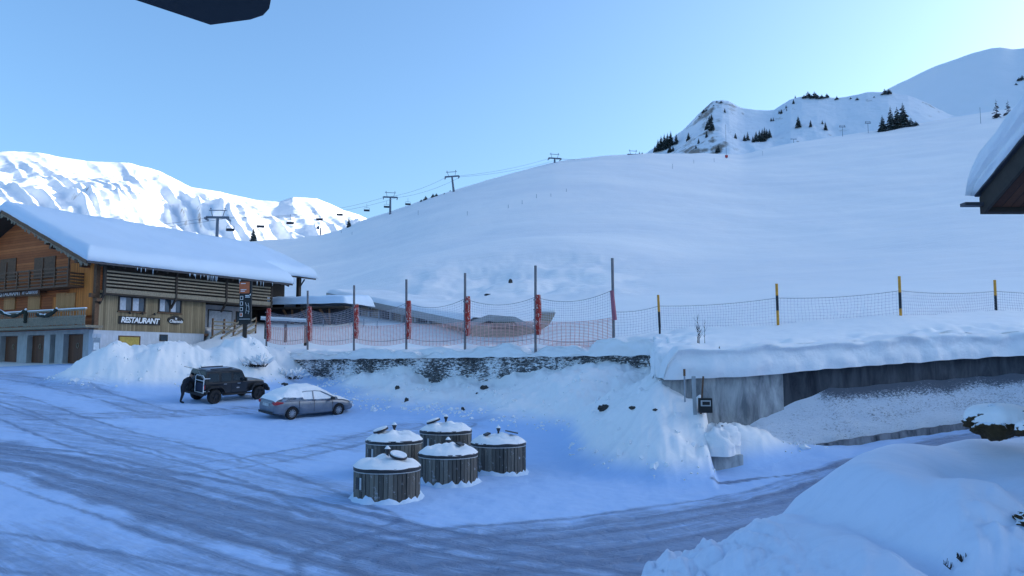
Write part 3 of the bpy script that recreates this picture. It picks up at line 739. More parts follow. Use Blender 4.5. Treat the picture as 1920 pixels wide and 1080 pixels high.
for a, b, s_g in ((0,1,.4),(1,2,.05),(3,4,.28)):
    g = MB(); pts = swag(ga[a], ga[b], s_g, 14); g.tube(pts, [.11+random.uniform(-.03,.05) for _ in pts], 7); g.build('garland', M_GAR2, lb)
    g = MB(); g.tube([(x,y,z+.09) for x,y,z in pts], [.06+random.uniform(-.03,.04) for _ in pts], 6); g.build('garland_snow', MSNOW, lb)
# shutters beside the lower windows
for (pa, pb) in ((107,124),(125,141)):
    y1, zt = gab(pa, 550, .1); y0_, zb = gab(pb, 577, .1); m = MB(); m.b2(.05,.115,y0_,y1,zb,zt); m.b2(.02,.049,y0_+.05,y1-.05,zt-.2,zt-.1); m.b2(.02,.049,y0_+.05,y1-.05,zb+.1,zb+.2); m.build('shutter', M_SHUT, chal)
for (pa, pb) in ((10,29),(55,76)):
    y1, zt = gab(pa, 555, .34); y0_, zb = gab(pb, 580, .34); m = MB(); m.b2(.25,.345,y0_,y1,zb,zt); m.b2(.22,.249,y0_+.05,y1-.05,zt-.25,zt-.15); m.build('shutter', M_SHUT, chal)
# gable sign with white lettering under the balcony
zsg = gab(40, 549, -.2)[1]; y_r = gab(76, 549, -.2)[0]
m = MB(); m.b2(-.26,-.2,y_r,y_r+8.4,zsg-.30,zsg+.30); gs = m.build('gable_sign', M_BRN, chal)
m = MB(); m.b2(-.2,.34,y_r+.1,y_r+.3,zsg-.1,zsg+.1); m.build('sign_bracket', M_BRN, gs)
lettering('RESTAURANT', .60, M_WHT, gs, (-.275, y_r+2.75, zsg), (0,-1,0), offset=.012, align='RIGHT')
lettering('le Chamois', .50, M_WHT, gs, (-.275, y_r+1.42, zsg), (0,-1,0), shear=.25, offset=.008)
# outside stair to the terrace
st = empty('outdoor_stair', CO, RZ, 'wooden stair with handrails rising beside the chalet out of the snow', 'stairs')
a0 = Vector((9.6,-2.6,1.3)); a1 = Vector((13.2,-2.6,3.1))
for yq in (0, 1.3):
    for nm, dz in (('handrail',.95),('midrail',.5),('stringer',0)):
        m = MB(); m.beam(a0+Vector((0,yq,dz)), a1+Vector((0,yq,dz)), .09, .14 if nm != 'stringer' else .28); m.build(nm, M_SLAT, st)
    for k in range(4):
        p = a0.lerp(a1, k/3)+Vector((0,yq,0)); m = MB(); m.beam(p+Vector((0,0,-.6)), p+Vector((0,0,1.0)), .1,.1, (1,0,0)); m.build('post', M_BRN, st)
for k in range(9):
    p = a0.lerp(a1, k/9); m = MB(); m.b2(p.x,p.x+.3,p.y+.05,p.y+1.25,p.z,p.z+.05); m.build('tread', M_SLAT, st)
# terrace railing
tr = empty('terrace_railing', CO, RZ, 'wooden railing of stacked boards beside the chalet terrace at the stair top', 'railing')
for q in range(3): m = MB(); m.b2(9.8,12.2,-1.25,-1.18,2.9+q*.33,3.03+q*.33); m.build('rail', M_SLAT, tr)
for x in (9.8, 11, 12.1): m = MB(); m.b2(x,x+.12,-1.18,-1.06,1.9,3.9); m.build('post', M_BRN, tr)

# bus-stop post in front of the side wall
bp = P(179, 681, 58.6); bs = empty('bus_stop_post', (bp.x, bp.y, gz(bp.x,bp.y)-.05), .5, 'slim white notice post standing by the chalet corner beside the garages', 'sign post')
m = MB(); m.tube([(0,0,0),(0,0,2.35)], .045, 8); m.build('post', M_METAL, bs)
m = MB(); m.b2(-.24,.24,-.09,-.05,1.15,2.1); f = m.build('timetable_frame', M_METAL, bs); m = MB(); m.b2(-.18,.18,-.105,-.091,1.22,1.75); m.build('notice', M_WHT, f)
m = MB(); m.b2(-.30,.30,-.04,.04,2.12,2.4); m.build('top_plate', M_PLA, bs)
m = MB(); m.b2(-.4,.4,-.3,.3,-.2,.18); m.build('base', M_PIER, bs)
# ------------------------------------------------------------------ gabion wall, concrete wall, fences
random.seed(11)
def along(pts, step):
    out = []; 
    for a, b in zip(pts[:-1], pts[1:]):
        a, b = Vector(a), Vector(b); n = max(1, int((b-a).length/step))
        out += [a.lerp(b, k/n) for k in range(n)]
    return out + [Vector(pts[-1])]
def m_gabion():
    n = N('gabion_stones'); v = n.coord('Object', (1,1,1))
    vo = n.n('ShaderNodeTexVoronoi', feature='DISTANCE_TO_EDGE'); vo.inputs['Scale'].default_value = 7.5; n.l(v, vo.inputs['Vector'])
    vc = n.n('ShaderNodeTexVoronoi'); vc.inputs['Scale'].default_value = 7.5; n.l(v, vc.inputs['Vector'])
    stone = n.mix(vc.outputs['Color'], (.075,.08,.09), (.30,.29,.27)); stone = n.mix(.55, stone, (.10,.105,.115))
    col = n.mix(n.ramp(vo.outputs['Distance'], [(0,0),(.07,1)]), (.012,.014,.018), stone)
    # snow caught on the upper side of the stones, in horizontal streaks
    st = n.noise(n.coord('Object', (3,3,11)), 1.4, 5, .6, .8); pt = n.noise(v, .45, 3, .5)
    k = n.ramp(n.math('ADD', n.math('MULTIPLY', st, .62), n.math('MULTIPLY', pt, .45)), [(.535,0),(.575,1)])
    col = n.mix(k, col, (.85,.86,.88))
    n.bump(vo.outputs['Distance'], .9, .10); return n.set(col, .85, .2)
MGAB = m_gabion()
ga, gb = Vector((*GA, 0)), Vector((*GB, 0)); gd = (gb-ga).normalized(); gn = Vector((gd.y, -gd.x, 0))
if gn.y > 0: gn = -gn
Lg = (gb-ga).length
gab_w = empty('gabion_wall', (GA[0], GA[1], EYE), math.atan2(gd.y, gd.x), 'long dark stone gabion wall with snow lying on top behind the parked cars', 'wall')
# local: x along wall, -y towards the camera
ztop = lambda x: .22 + .20*x/Lg
x = 0; k = 0
while x < Lg-.3:
    L_ = min(2.85 if k%3 else 3.1, Lg-x); jy = random.uniform(-.05,.05); jz = random.uniform(-.05,.04)
    m = MB()
    def cell(u, w_, jy=jy, jz=jz, x=x, L_=L_):
        X = x+.03+u*(L_-.06); Z = -1.9 + w_*(ztop(x)+jz+1.9)
        return Vector((X, -.10+jy + .05*math.sin(X*19)*math.sin(Z*23)+random.uniform(-.045,.045), Z))
    m.grid(cell, int(L_/.11), 18)
    m.b2(x+.03, x+L_-.03, .0+jy, .9, -1.9, ztop(x)+jz)
    m.build('gabion_basket', MGAB, gab_w); x += L_; k += 1
def ledge(name, par, ptsf, L_, hf, over, back, mat=None, lump=.06, step=.22, layer=0):
    """snow lying along a wall top; ptsf(s) -> (point on front edge, outward normal), hf(s) height"""
    ns = int(L_/step); prof = 12; m = MB()
    def f(u, v):
        s = u*L_; p, n_ = ptsf(s); et = max(0,min(1, s/.5, (L_-s)/.5))**.5; h = hf(s)*(.04+.96*et); ov = over*(1+.35*float(perlin(np.array(s*.9), np.array(2.2), 31)))
        # v 0 = bottom front, 1 = top back
        if v < .5:
            q = v/.5; a = q*math.pi/2
            out = ov*(math.cos(a)*.25+ .75*(1-q*q)) + (0.0); z = h*math.sin(a)**.8
            out += layer*math.sin(q*9+s*.15)*.05 + lump*float(perlin(np.array(s*1.3), np.array(q*3.1), 7)) + .5*lump*float(perlin(np.array(s*4.3), np.array(q*8), 8))
            z += .4*lump*float(perlin(np.array(s*1.1), np.array(q*2.), 9))
        else:
            q = (v-.5)/.5; out = -back*q; z = h + (.10*math.sin(q*math.pi*.6) - .35*q*q)
            z += lump*float(perlin(np.array(s*.7), np.array(q*2.5), 10))
        return Vector(p) + Vector(n_)*out + Vector((0,0,z))
    m.grid(f, ns, prof*2)
    return m.build(name, mat or MSNOW, par, smooth=True)
def hgab(s):
    n_ = float(perlin(np.array(s*.33), np.array(.7), 3)); n2 = float(perlin(np.array(s*1.1), np.array(.2), 4)); return max(.18, .52 + .55*n_ + .24*n2) + (.55 if s > Lg-3.9 else 0)*min(1,(s-(Lg-3.9))/.5 if s > Lg-3.9 else 0)
ledge('snow_cap', gab_w, lambda s: (Vector((s, -.16, ztop(s)-.06)), Vector((0,-1,0))), Lg+.3, hgab, .20, 1.6, lump=.16, step=.15)
# blobs of snow that slid over the face
for (s_, w__, h__) in ((1.6,.9,1.5),):
    m = MB(); 
    def bl(u, v, s_=s_, w__=w__, h__=h__):
        q = (v-.5)*2; a = u; wd = w__*(.55+.45*a)*(1+.45*float(perlin(np.array(a*3.+s_), np.array(q*.8), 9)))
        return Vector((s_+q*wd, -.12-.28*(1-q*q)*(.4+.6*a) , ztop(s_)+.12 - a*h__))
    m.grid(bl, 10, 8); m.build('snow_patch', MSNOW, gab_w, smooth=True)

# ---- concrete retaining wall
def m_conc(name, c1, c2):
    n = N(name); v = n.coord('Object'); a = n.noise(n.coord('Object',(1.6,1.6,.5)), 1.2, 7, .65, .5); b = n.noise(v, 9, 5, .6)
    drip = n.noise(n.coord('Object',(1.3,1.3,.16)), 1.7, 5, .7)
    col = n.mix(n.ramp(n.math('ADD', n.math('MULTIPLY',a,.75), n.math('MULTIPLY',drip,.25)), [(.38,0),(.60,1)]), c1, c2)
    n.bump(b, .25, .02); return n.set(col, .85, .25)
M_CD = m_conc('dark_stained_concrete', (.022,.026,.034), (.085,.09,.10)); M_CL = m_conc('pale_concrete', (.16,.17,.18), (.50,.50,.49))
def m_plastered():
    n = N('snow_blown_rock'); v = n.coord('Object', (1,1,1))
    s = n.noise(n.coord('Object', (3.0,3.0,8.0), (0,.5,0)), 3.2, 8, .72, 1.0); g = n.n('ShaderNodeAttribute', attribute_name='bare')
    s = n.math('ADD', s, n.math('MULTIPLY', n.math('SUBTRACT', n.noise(n.coord('Object',(.5,.5,1.2)), 1.5, 4, .6), .5), .30))
    k = n.ramp(n.math('ADD', s, n.math('MULTIPLY', g.outputs['Fac'], .32)), [(.57,0),(.70,.9)])
    col = n.mix(k, (.72,.78,.86), (.055,.07,.10)); n.bump(s, .9, .08); return n.set(col, .75, .2)
MPLS = m_plastered()
wallpts = along([(*WC,0),(*WD,0),(*WE,0),(*WF,0),(*WG,0)], .25)
dist = [0]
for a, b in zip(wallpts[:-1], wallpts[1:]): dist.append(dist[-1]+(b-a).length)
def wtop(x): return EYE + np.interp(x, [5.2, 8.1, 11, 15, 18.3, 22, 30, 60], [-.60,-.49,-.25,.0,.19,.33,.62,1.4])
nor = []
for i in range(len(wallpts)):
    d = (wallpts[min(i+2,len(wallpts)-1)]-wallpts[max(i-2,0)]).normalized(); nor.append(Vector((d.y,-d.x,0)))
cw = empty('retaining_wall', (WC[0], WC[1], gz(6.5,26)), 0, 'dark concrete retaining wall along the uphill road with a thick shelf of snow on top', 'wall')
cw_inv = Matrix.Translation(-Vector((WC[0], WC[1], cw.location.z)))
def loc(p): return cw_inv @ Vector(p)
def wallpiece(i0, i1, mat, name, off=.12, thick=.5, dz=0, z0=None):
    m = MB(); vs = []; n_ = i1-i0
    for i in range(i0, i1+1):
        p = wallpts[i]; t = float(wtop(p.x))+dz
        for (o, z) in ((off, EYE-4.6 if z0 is None else z0),(off, t),(off-thick, t),(off-thick, EYE-4.6 if z0 is None else z0)):
            vs.append(loc(p+nor[i]*o+Vector((0,0,z))))
    fs = [(a*4+b, a*4+(b+1)%4, (a+1)*4+(b+1)%4, (a+1)*4+b) for a in range(n_) for b in range(4)] + [(0,1,2,3), (n_*4+3,n_*4+2,n_*4+1,n_*4)]
    m.add(vs, fs); return m.build(name, mat, cw)
ix = lambda xx: min(range(len(wallpts)), key=lambda i: abs(wallpts[i].x-xx))
i_l = ix(9.6); 
wallpiece(0, i_l, M_CL, 'wall_end_panel', .16)
k = i_l
while k < len(wallpts)-2:
    k2 = min(k+28, len(wallpts)-1); wallpiece(k, k2, M_CD, 'wall_panel', .12+(.012 if (k//28)%2 else 0)); k = k2
Lw = dist[-1]
def wpt(s, up=0):
    s = min(max(s,0),Lw-.01); i = max(j for j in range(len(dist)) if dist[j] <= s); i = min(i, len(wallpts)-2)
    f = (s-dist[i])/(dist[i+1]-dist[i]); p = wallpts[i].lerp(wallpts[i+1], f); n_ = nor[i].lerp(nor[i+1], f)
    return p, n_
def cap(s):
    p, n_ = wpt(s); return loc(p+n_*.16+Vector((0,0,float(wtop(p.x))+.01))), n_
Lv = dist[ix(34)]
ledge('snow_shelf', cw, cap, Lv, lambda s: .98+.06*math.sin(s*.7)+.05*math.sin(s*2.1), .20, 1.5, lump=.12, step=.13, layer=1.3)
# snow slab turning the corner, over the bank edge
bc = (Vector((*WC,0))-gb); Lb = 6.0; bd = bc.normalized(); bn = Vector((bd.y,-bd.x,0))
if bn.x > 0: bn = -bn
ledge('snow_shelf', cw, lambda s: (loc(Vector((GB[0],GB[1],0))+bd*s+bn*.0+Vector((0,0,EYE+.36-.96*s/bc.length))), bn), bc.length-.5, lambda s: .95+.1*math.sin(s*.9), .25, 1.6, lump=.12, step=.2, layer=1.0)
# battered, snow-plastered foot
ip0, ip1 = ix(7.2), ix(34); m = MB(); bare = []
nv_ = 22; 
for i in range(ip0, ip1+1):
    p = wallpts[i]; zt = float(wtop(p.x)) - np.interp(p.x, [7.2,8.5,10.2,11.4,34],[2.2,1.5,1.05,.70,.75]); q0 = p+nor[i]*.98; zb_ = gz(q0.x, q0.y)-.12
    for j in range(nv_+1):
        t = j/nv_; o = .13 + .85*t**1.0; s_ = dist[i]
        nz = .05*float(perlin(np.array(s_*1.6), np.array(t*5), 14)) + .03*float(perlin(np.array(s_*5), np.array(t*14), 15))
        e_ = .10*float(perlin(np.array(s_*.9), np.array(.3), 16))
        m.v.append(tuple(loc(p+nor[i]*(o+nz*(t > 0))+Vector((0,0,zt+e_ + (zb_-zt-e_)*t))))); bare.append(max(0, 1-t/.30)*np.interp(p.x,[8.4,10.6,11.4,34],[-.2,-.2,1,1]) + (.25 if .0<t<.6 else 0)*np.interp(p.x,[11,12,20,30],[0,.6,.5,.1]))
n_ = ip1-ip0
m.f = [(a*(nv_+1)+b, (a+1)*(nv_+1)+b, (a+1)*(nv_+1)+b+1, a*(nv_+1)+b+1) for a in range(n_) for b in range(nv_)]
pf = m.build('snowy_foot', MPLS, cw, smooth=True, fix=False)
at = pf.data.attributes.new('bare','FLOAT','POINT'); at.data.foreach_set('value', np.array(bare, np.float32))
# kerb at the foot
kb = empty('kerb', (8.6, 26.9, gz(8.6,26.9)), 0, 'low dark kerb showing through snow at the foot of the retaining wall', 'kerb')
m = MB(); vs = []; idxs = list(range(ix(9.0), ix(32)))
for i in idxs:
    p = wallpts[i]+nor[i]*1.12; z = EYE+float(LOT(p.x,p.y))+.06
    for (o, dz) in ((0,-.3),(0,.15),(.16,.15),(.20,-.3)): vs.append(p+nor[i]*o+Vector((0,0,z+dz + .015*math.sin(i*1.7)))-kb.location)
n_ = len(idxs)-1
m.add(vs, [(a*4+b, a*4+(b+1)%4, (a+1)*4+(b+1)%4, (a+1)*4+b) for a in range(n_) for b in range(4)]); m.build('kerb_stone', m_conc('kerb_concrete', (.03,.035,.045), (.22,.23,.25)), kb)
m = MB(); p = P(1775,793,30.8); m.box(Vector((p.x,p.y,gz(p.x,p.y)+.22))-kb.location, (2.2,.3,.42), (0,0,.18)); m.build('kerb_block', M_CL, kb)

# ---- utility block, meter box, stakes at the wall end
ub = P(1352, 828, 26.2); g0 = gz(ub.x, ub.y)
ut = empty('concrete_block', (ub.x, ub.y, g0), .12, 'snow-buried concrete block below the pale end of the retaining wall', 'block')
m = MB(); m.b2(-.62,.66,-.2,1.3,-.4,.36); m.build('block_body', M_CL, ut, bevel=.03)
m = MB()
def lumpf(u, v):
    a = u*2*math.pi; r_ = math.sin(v*math.pi/2) ; d = 1+.16*float(perlin(np.array(math.cos(a)*1.5+3), np.array(math.sin(a)*1.5+v*3), 20))+.07*float(perlin(np.array(math.cos(a)*5), np.array(math.sin(a)*5+v*7), 21))
    d *= 1+.12*math.sin(a*3+1)+.10*float(perlin(np.array(a*3.1), np.array(v*4), 88))+.06*float(perlin(np.array(a*8.1), np.array(v*9), 89)); return Vector((.80*r_*math.cos(a)*d, .5+.95*r_*math.sin(a)*d, .33+(.85*math.cos(v*math.pi/2)**.7*d if v < 1 else 0)))
m.grid(lumpf, 40, 16); m.build('snow_heap', MSNOW, ut, smooth=True)
mb_ = P(1322, 760, 26.6); mb = empty('meter_box', (mb_.x, mb_.y, gz(mb_.x,mb_.y)), -.1, 'small black box on a plank post at the end of the retaining wall', 'box')
zc = mb_.z - mb.location.z
m = MB(); m.b2(-.22,.22,-.16,.1,zc-.24,zc+.24); b_ = m.build('box_body', M_BLK, mb, bevel=.02)
m = MB(); m.b2(-.16,.16,-.185,-.162,zc-.02,zc+.17); fr = m.build('face_plate', M_PIER, b_); m = MB(); m.b2(-.11,.13,-.195,-.187,zc+.02,zc+.13); m.build('display', M_BLK, fr)
m = MB(); m.beam((-.30,.12,-.3),(-.34,.12,zc+.95),.12,.1,(0,1,0)); m.build('plank', M_PIER, mb)
m = MB(); m.beam((-.18,.14,-.3),(-.02,.14,zc+.95),.05,.08,(0,1,0)); m.build('brace', M_BRN, mb)
sp = P(1285, 790, 27.2); stk = empty('snow_stake', (sp.x, sp.y, gz(sp.x,sp.y)-.3), 0, 'thin grey stake standing in the snow bank left of the black meter box', 'stake')
m = MB(); m.tube([(0,0,0),(0,0,P(1285,697,27.2).z-stk.location.z)], .028, 6); m.build('shaft', M_METAL, stk); m = MB(); m.tube([(0,0,P(1285,705,27.2).z-stk.location.z),(0,0,P(1285,692,27.2).z-stk.location.z)], .04, 6); m.build('cap', M_BRN, stk)

# ---- tall red padded posts with nets
M_POLE = m_plain('weathered_pole_steel', (.17,.16,.17), .55, .4, .3, bs=0)
def m_pad():
    n = N('red_post_padding'); v = n.coord('Object', (9,9,3.2)); a = n.noise(v, 1.3, 4, .6, .6)
    col = n.mix(n.ramp(a, [(.56,0),(.60,1)]), (.36,.035,.025), (.60,.52,.48)); 
    return n.set(col, .7, .3)
M_PADR = m_pad()
M_NETO = m_plain('faded_orange_net', (.80,.42,.36), .7, bs=0); M_NETG = m_plain('pale_violet_net', (.62,.56,.62), .7, bs=0); M_ROPE = m_plain('dark_rope', (.26,.22,.24), .8, bs=0)
pts_px = [(500,None,578,640,640),(577,545,575,640,655),(664,535,570,635,645),(762,524,564,636,648),(872,512,556,630,646),(1004,498,553,628,640),(1148,484,540,606,640)]
posts = []
for i,(px, pt, pdt, pdb, pb) in enumerate(pts_px):
    ii = i-1; Y = 59*(1-.0575*ii)
    b = P(px+(3 if px==1148 else 0), pb, Y); posts.append((b, pt, pdt, pdb, px, Y))
nf = empty('net_fence', (posts[0][0].x, posts[0][0].y, posts[0][0].z), 0, 'tall safety fence with grey poles, red pads and pink nets above the gabion wall', 'fence')
O_ = nf.location.copy()
tops = []; bots = []; 
for i,(b, pt, pdt, pdb, px, Y) in enumerate(posts):
    gzz = gz(b.x, b.y); t = P(px, pt if pt else 592, Y); t.z = max(t.z, b.z+1.5)
    m = MB(); m.tube([Vector((b.x,b.y,gzz-.4))-O_, Vector((t.x,t.y,t.z))-O_], .075, 8); p_ = m.build('pole', M_POLE, nf)
    a0 = P(px, pdb, Y); a1 = P(px, pdt, Y); dx = .16
    if px != 1148:
        m = MB(); pp = []
        for q in range(7): pp.append(a1.lerp(a0, q/6)+Vector((dx+random.uniform(-.02,.02),-.06,0))-O_)
        m.tube(pp, [.15,.18,.17,.19,.17,.18,.13], 7); pd = m.build('pad', M_PADR, p_)
        for q in range(4): m = MB(); c = a1.lerp(a0, .12+q*.25)-O_; m.tube([c+Vector((0,0,-.03)), c+Vector((0,0,.03))], .125, 8); m.build('strap', M_ROPE, pd)
    else:
        m = MB(); m.tube([P(1146,545,Y)-O_+Vector((.03,-.05,0)), P(1151,600,Y)-O_+Vector((.03,-.05,0))], [.10,.13], 6); m.build('rolled_net', m_plain('faded_pink_net', (.35,.12,.16), .8), p_)
    bend = (a0-b)
    tops.append(P(px, pdt+4, Y)); bots.append(P(px, pb-6, Y))
def net(name, A0, A1, B0, B1, sagt, sagb, mat, dx, dz, th, par, O_, hlines=True, vlines=True):
    """A: top left/right, B: bottom left/right"""
    L_ = (A1-A0).length; nu = max(2, int(L_/dx)); H_ = ((A0-B0).length+(A1-B1).length)/2; nv = max(2, int(H_/dz))
    def pt(u, v):
        a = A0.lerp(A1, u); a.z -= sagt*4*u*(1-u); b = B0.lerp(B1, u); b.z -= sagb*4*u*(1-u)
        p = a.lerp(b, v); p.y += .18*math.sin(u*7+v*4)*math.sin(math.pi*u)*math.sin(math.pi*v); return p-O_
    m = MB(); h = th/2
    def strip(ps, w_):
        n = len(m.v)
        for p in ps: m.v.append(tuple(p+w_)); m.v.append(tuple(p-w_))
        for k in range(len(ps)-1): m.f.append((n+2*k, n+2*k+1, n+2*k+3, n+2*k+2))
    if hlines:
        for j in range(nv+1): strip([pt(u/10, j/nv) for u in range(11)], Vector((0,0,h)))
    if vlines:
        for i in range(nu+1): strip([pt(i/nu, v/6) for v in range(7)], Vector((h,0,0)))
    return m.build(name, mat, par, fix=False)
def rope(name, A, B, sag, r, par, O_, mat=None):
    m = MB(); m.tube([A.lerp(B, u/14)-Vector((0,0,sag*4*(u/14)*(1-u/14)))-O_ for u in range(15)], r, 5); return m.build(name, mat or M_ROPE, par)
for i in range(6):
    A0, A1 = tops[i], tops[i+1]; B0, B1 = bots[i], bots[i+1]
    L_ = (A1-A0).length
    rope('top_rope', A0, A1, .42, .013, nf, O_); rope('bottom_rope', B0, B1, .22, .013, nf, O_)
    M0, M1 = A0.lerp(B0,.62), A1.lerp(B1,.62)
    net('upper_net', A0+Vector((0,.03,0)), A1+Vector((0,.03,0)), M0, M1, .42, .2, M_NETG, .15, .15, .013, nf, O_)
    net('lower_net', M0+Vector((0,-.05,.1)), M1+Vector((0,-.05,.1)), B0+Vector((0,0,-.25)), B1+Vector((0,0,-.25)), .15, .25, M_NETO, .30, .075, .030, nf, O_)
# ---- low fence of black and yellow posts
M_PY = m_plain('yellow_post_paint', (.60,.28,.03), .6, bs=0); M_PB = m_plain('black_post_paint', (.015,.017,.025), .6, bs=0)
yp = [(1235,553,614,42.0,((0,.52,'y'),(.52,1,'b'))),(1457,532,611,37.2,((0,.28,'y'),(.28,.64,'b'),(.64,1,'y'))),(1687,518,598,36.2,((0,.38,'y'),(.38,.76,'b'),(.76,1,'y'))),(1866,525,587,40.0,((0,.47,'y'),(.47,.94,'b'),(.94,1,'y'))),(2110,528,590,42.5,((0,.47,'y'),(.47,1,'b')))]
b0 = P(yp[0][0], yp[0][2], yp[0][3])
yf = empty('piste_fence', b0, 0, 'low net fence on black and yellow posts standing in the snow above the retaining wall', 'fence'); O2 = b0.copy()
tp = []; bt = []
for (px, pt, pb, Y, bands) in yp:
    b = P(px+2, pb, Y); t = P(px-1, pt, Y); g = gz(b.x, b.y)
    m = MB(); m.tube([Vector((b.x,b.y,min(g,b.z)-.5))-O2, b-O2], .055, 8); root = m.build('post', M_PB if bands[-1][2]=='b' else M_PY, yf)
    for (q0, q1, c) in bands:
        m = MB(); m.tube([t.lerp(b, q1)-O2, t.lerp(b, q0)-O2], .065, 8); m.build('painted_band', M_PY if c == 'y' else M_PB, root)
    tp.append(t.lerp(b, .34)); bt.append(b-Vector((0,0,.1)))
tp = [tops[-1].lerp(bots[-1], .45)] + tp; bt = [bots[-1]+Vector((0,0,.1))] + bt
for i in range(5):
    rope('top_rope', tp[i], tp[i+1], .12, .012, yf, O2); net('net', tp[i], tp[i+1], bt[i], bt[i+1], .12, .1, M_NETG, .15, .13, .013, yf, O2)
# ------------------------------------------------------------------ helper: where does the line of sight meet the land
def land(px, py, kind='slope', d0=60, d1=1400, step=.004):
    ds = np.exp(np.arange(math.log(d0), math.log(d1), step)); r = ray(px, py)
    x = r.x/r.y*ds; z = r.z/r.y*ds
    if kind == 'slope': h = terr(x, ds)[0]
    else:
        f = f_rocky if kind == 'rocky' else f_right
        h = f(np.arctan2(x, ds), np.hypot(x, ds), x, ds)
    k = np.argmax(h > z)
    if h[k] <= z[k]: k = int(np.argmax(h-z))
    return Vector((x[k], ds[k], h[k]+EYE))
random.seed(21)
# ------------------------------------------------------------------ underground waste containers
def m_slats(name, c1, c2):
    n = N(name); g = n.n('ShaderNodeNewGeometry'); f = n.noise(n.coord('Object', (9,9,1.2)), 2.2, 5, .65)
    k = n.math('ADD', n.math('MULTIPLY', g.outputs['Random Per Island'], .6), n.math('MULTIPLY', f, .5))
    fr = n.noise(n.coord('Object', (1,1,1)), 7, 5, .65)
    col = n.mix(n.ramp(k, [(.2,0),(.85,1)]), c1, c2)
    col = n.mix(n.ramp(fr, [(.60,0),(.70,.55)]), col, (.55,.60,.66))
    n.bump(f, .5, .01); return n.set(col, .85, .2)
M_CSL = m_slats('grey_container_slats', (.055,.052,.05), (.20,.185,.16)); M_RIM = m_plain('dark_lid_plastic', (.03,.03,.035), .5)
M_LAB = m_plain('light_label', (.45,.47,.48), .6, bs=0)
M_FOOT = m_snow('lot_tinted_snow', (.60,.73,.89)); CR = .85; CH = 1.05  # blue-tinted to match the shade colour painted into the lot
def make_container():
    r0 = empty('waste_container', (0,0,0))
    m = MB()
    m.lathe([(CR-.05,-.5),(CR-.05,CH-.02)], n=40); m.build('inner_barrel', M_RIM, r0)
    m = MB(); n_ = 44
    for k in range(n_):
        a = 2*math.pi*k/n_; wd = 2*math.pi*CR/n_*random.uniform(.80,.93); o = random.uniform(-.012,.012); zb = random.uniform(-.3,-.2)
        R = Matrix.Rotation(a, 3, 'Z'); c = R @ Vector((CR+o-.01, 0, (zb+CH-.07)/2))
        m.box(c, (.045, wd, CH-.07-zb), R)
    m.build('slat_cladding', M_CSL, r0)
    m = MB(); m.lathe([(CR+.02,CH-.10),(CR+.035,CH-.09),(CR+.035,CH-.02),(CR+.02,CH)], n=48); m.build('rim', M_RIM, r0)
    m = MB(); m.lathe([(CR+.025,CH-.125),(CR+.033,CH-.12),(CR+.03,CH-.103)], n=48); m.build('pale_band', M_LAB, r0)
    return r0
def cone_snow(seed, hollow=None, h=.36):
    m = MB(); 
    def f(u, v):
        a = u*2*math.pi; rr = (CR+.04)*v; nz = float(perlin(np.array(math.cos(a)*v*2.5+seed), np.array(math.sin(a)*v*2.5), seed)); n2 = float(perlin(np.array(math.cos(a)*v*7+seed), np.array(math.sin(a)*v*7), seed+1))
        z = CH + .10*(1-v**6) + h*(1-v)**.9*1.0 + (.10*nz+.045*n2)*(1-v**4)
        if v >= .999: rr += .02*n2; z = CH-.015+.03*nz
        return Vector((rr*math.cos(a), rr*math.sin(a), z))
    m.grid(f, 44, 16); return m
cont = [ # px, py rim front, width px, hatch angle (deg, screen: 0 right, 180 left, -90 towards us), label angle, label text
 (731, 884, 118, -40, 220, 'front left grey slatted waste bin, nearest one, with a round black hatch on its right', 0),
 (743, 831, 101, 200, 222, 'grey slatted waste bin behind the nearest one, a snowy round lid on its left', 0),
 (838, 812, 93, 190, 225, 'rearmost grey slatted waste bin in the middle of the back row', 0),
 (935, 836, 98, 215, None, 'grey slatted waste bin furthest right, a black opening in its snowy cover', 1),
 (842.5, 857, 106, None, None, 'middle grey slatted waste bin, snow hood without any round hatch, front centre', 2)]
protoC = make_container(); CC = [protoC]+[copy_tree(protoC) for _ in range(4)]
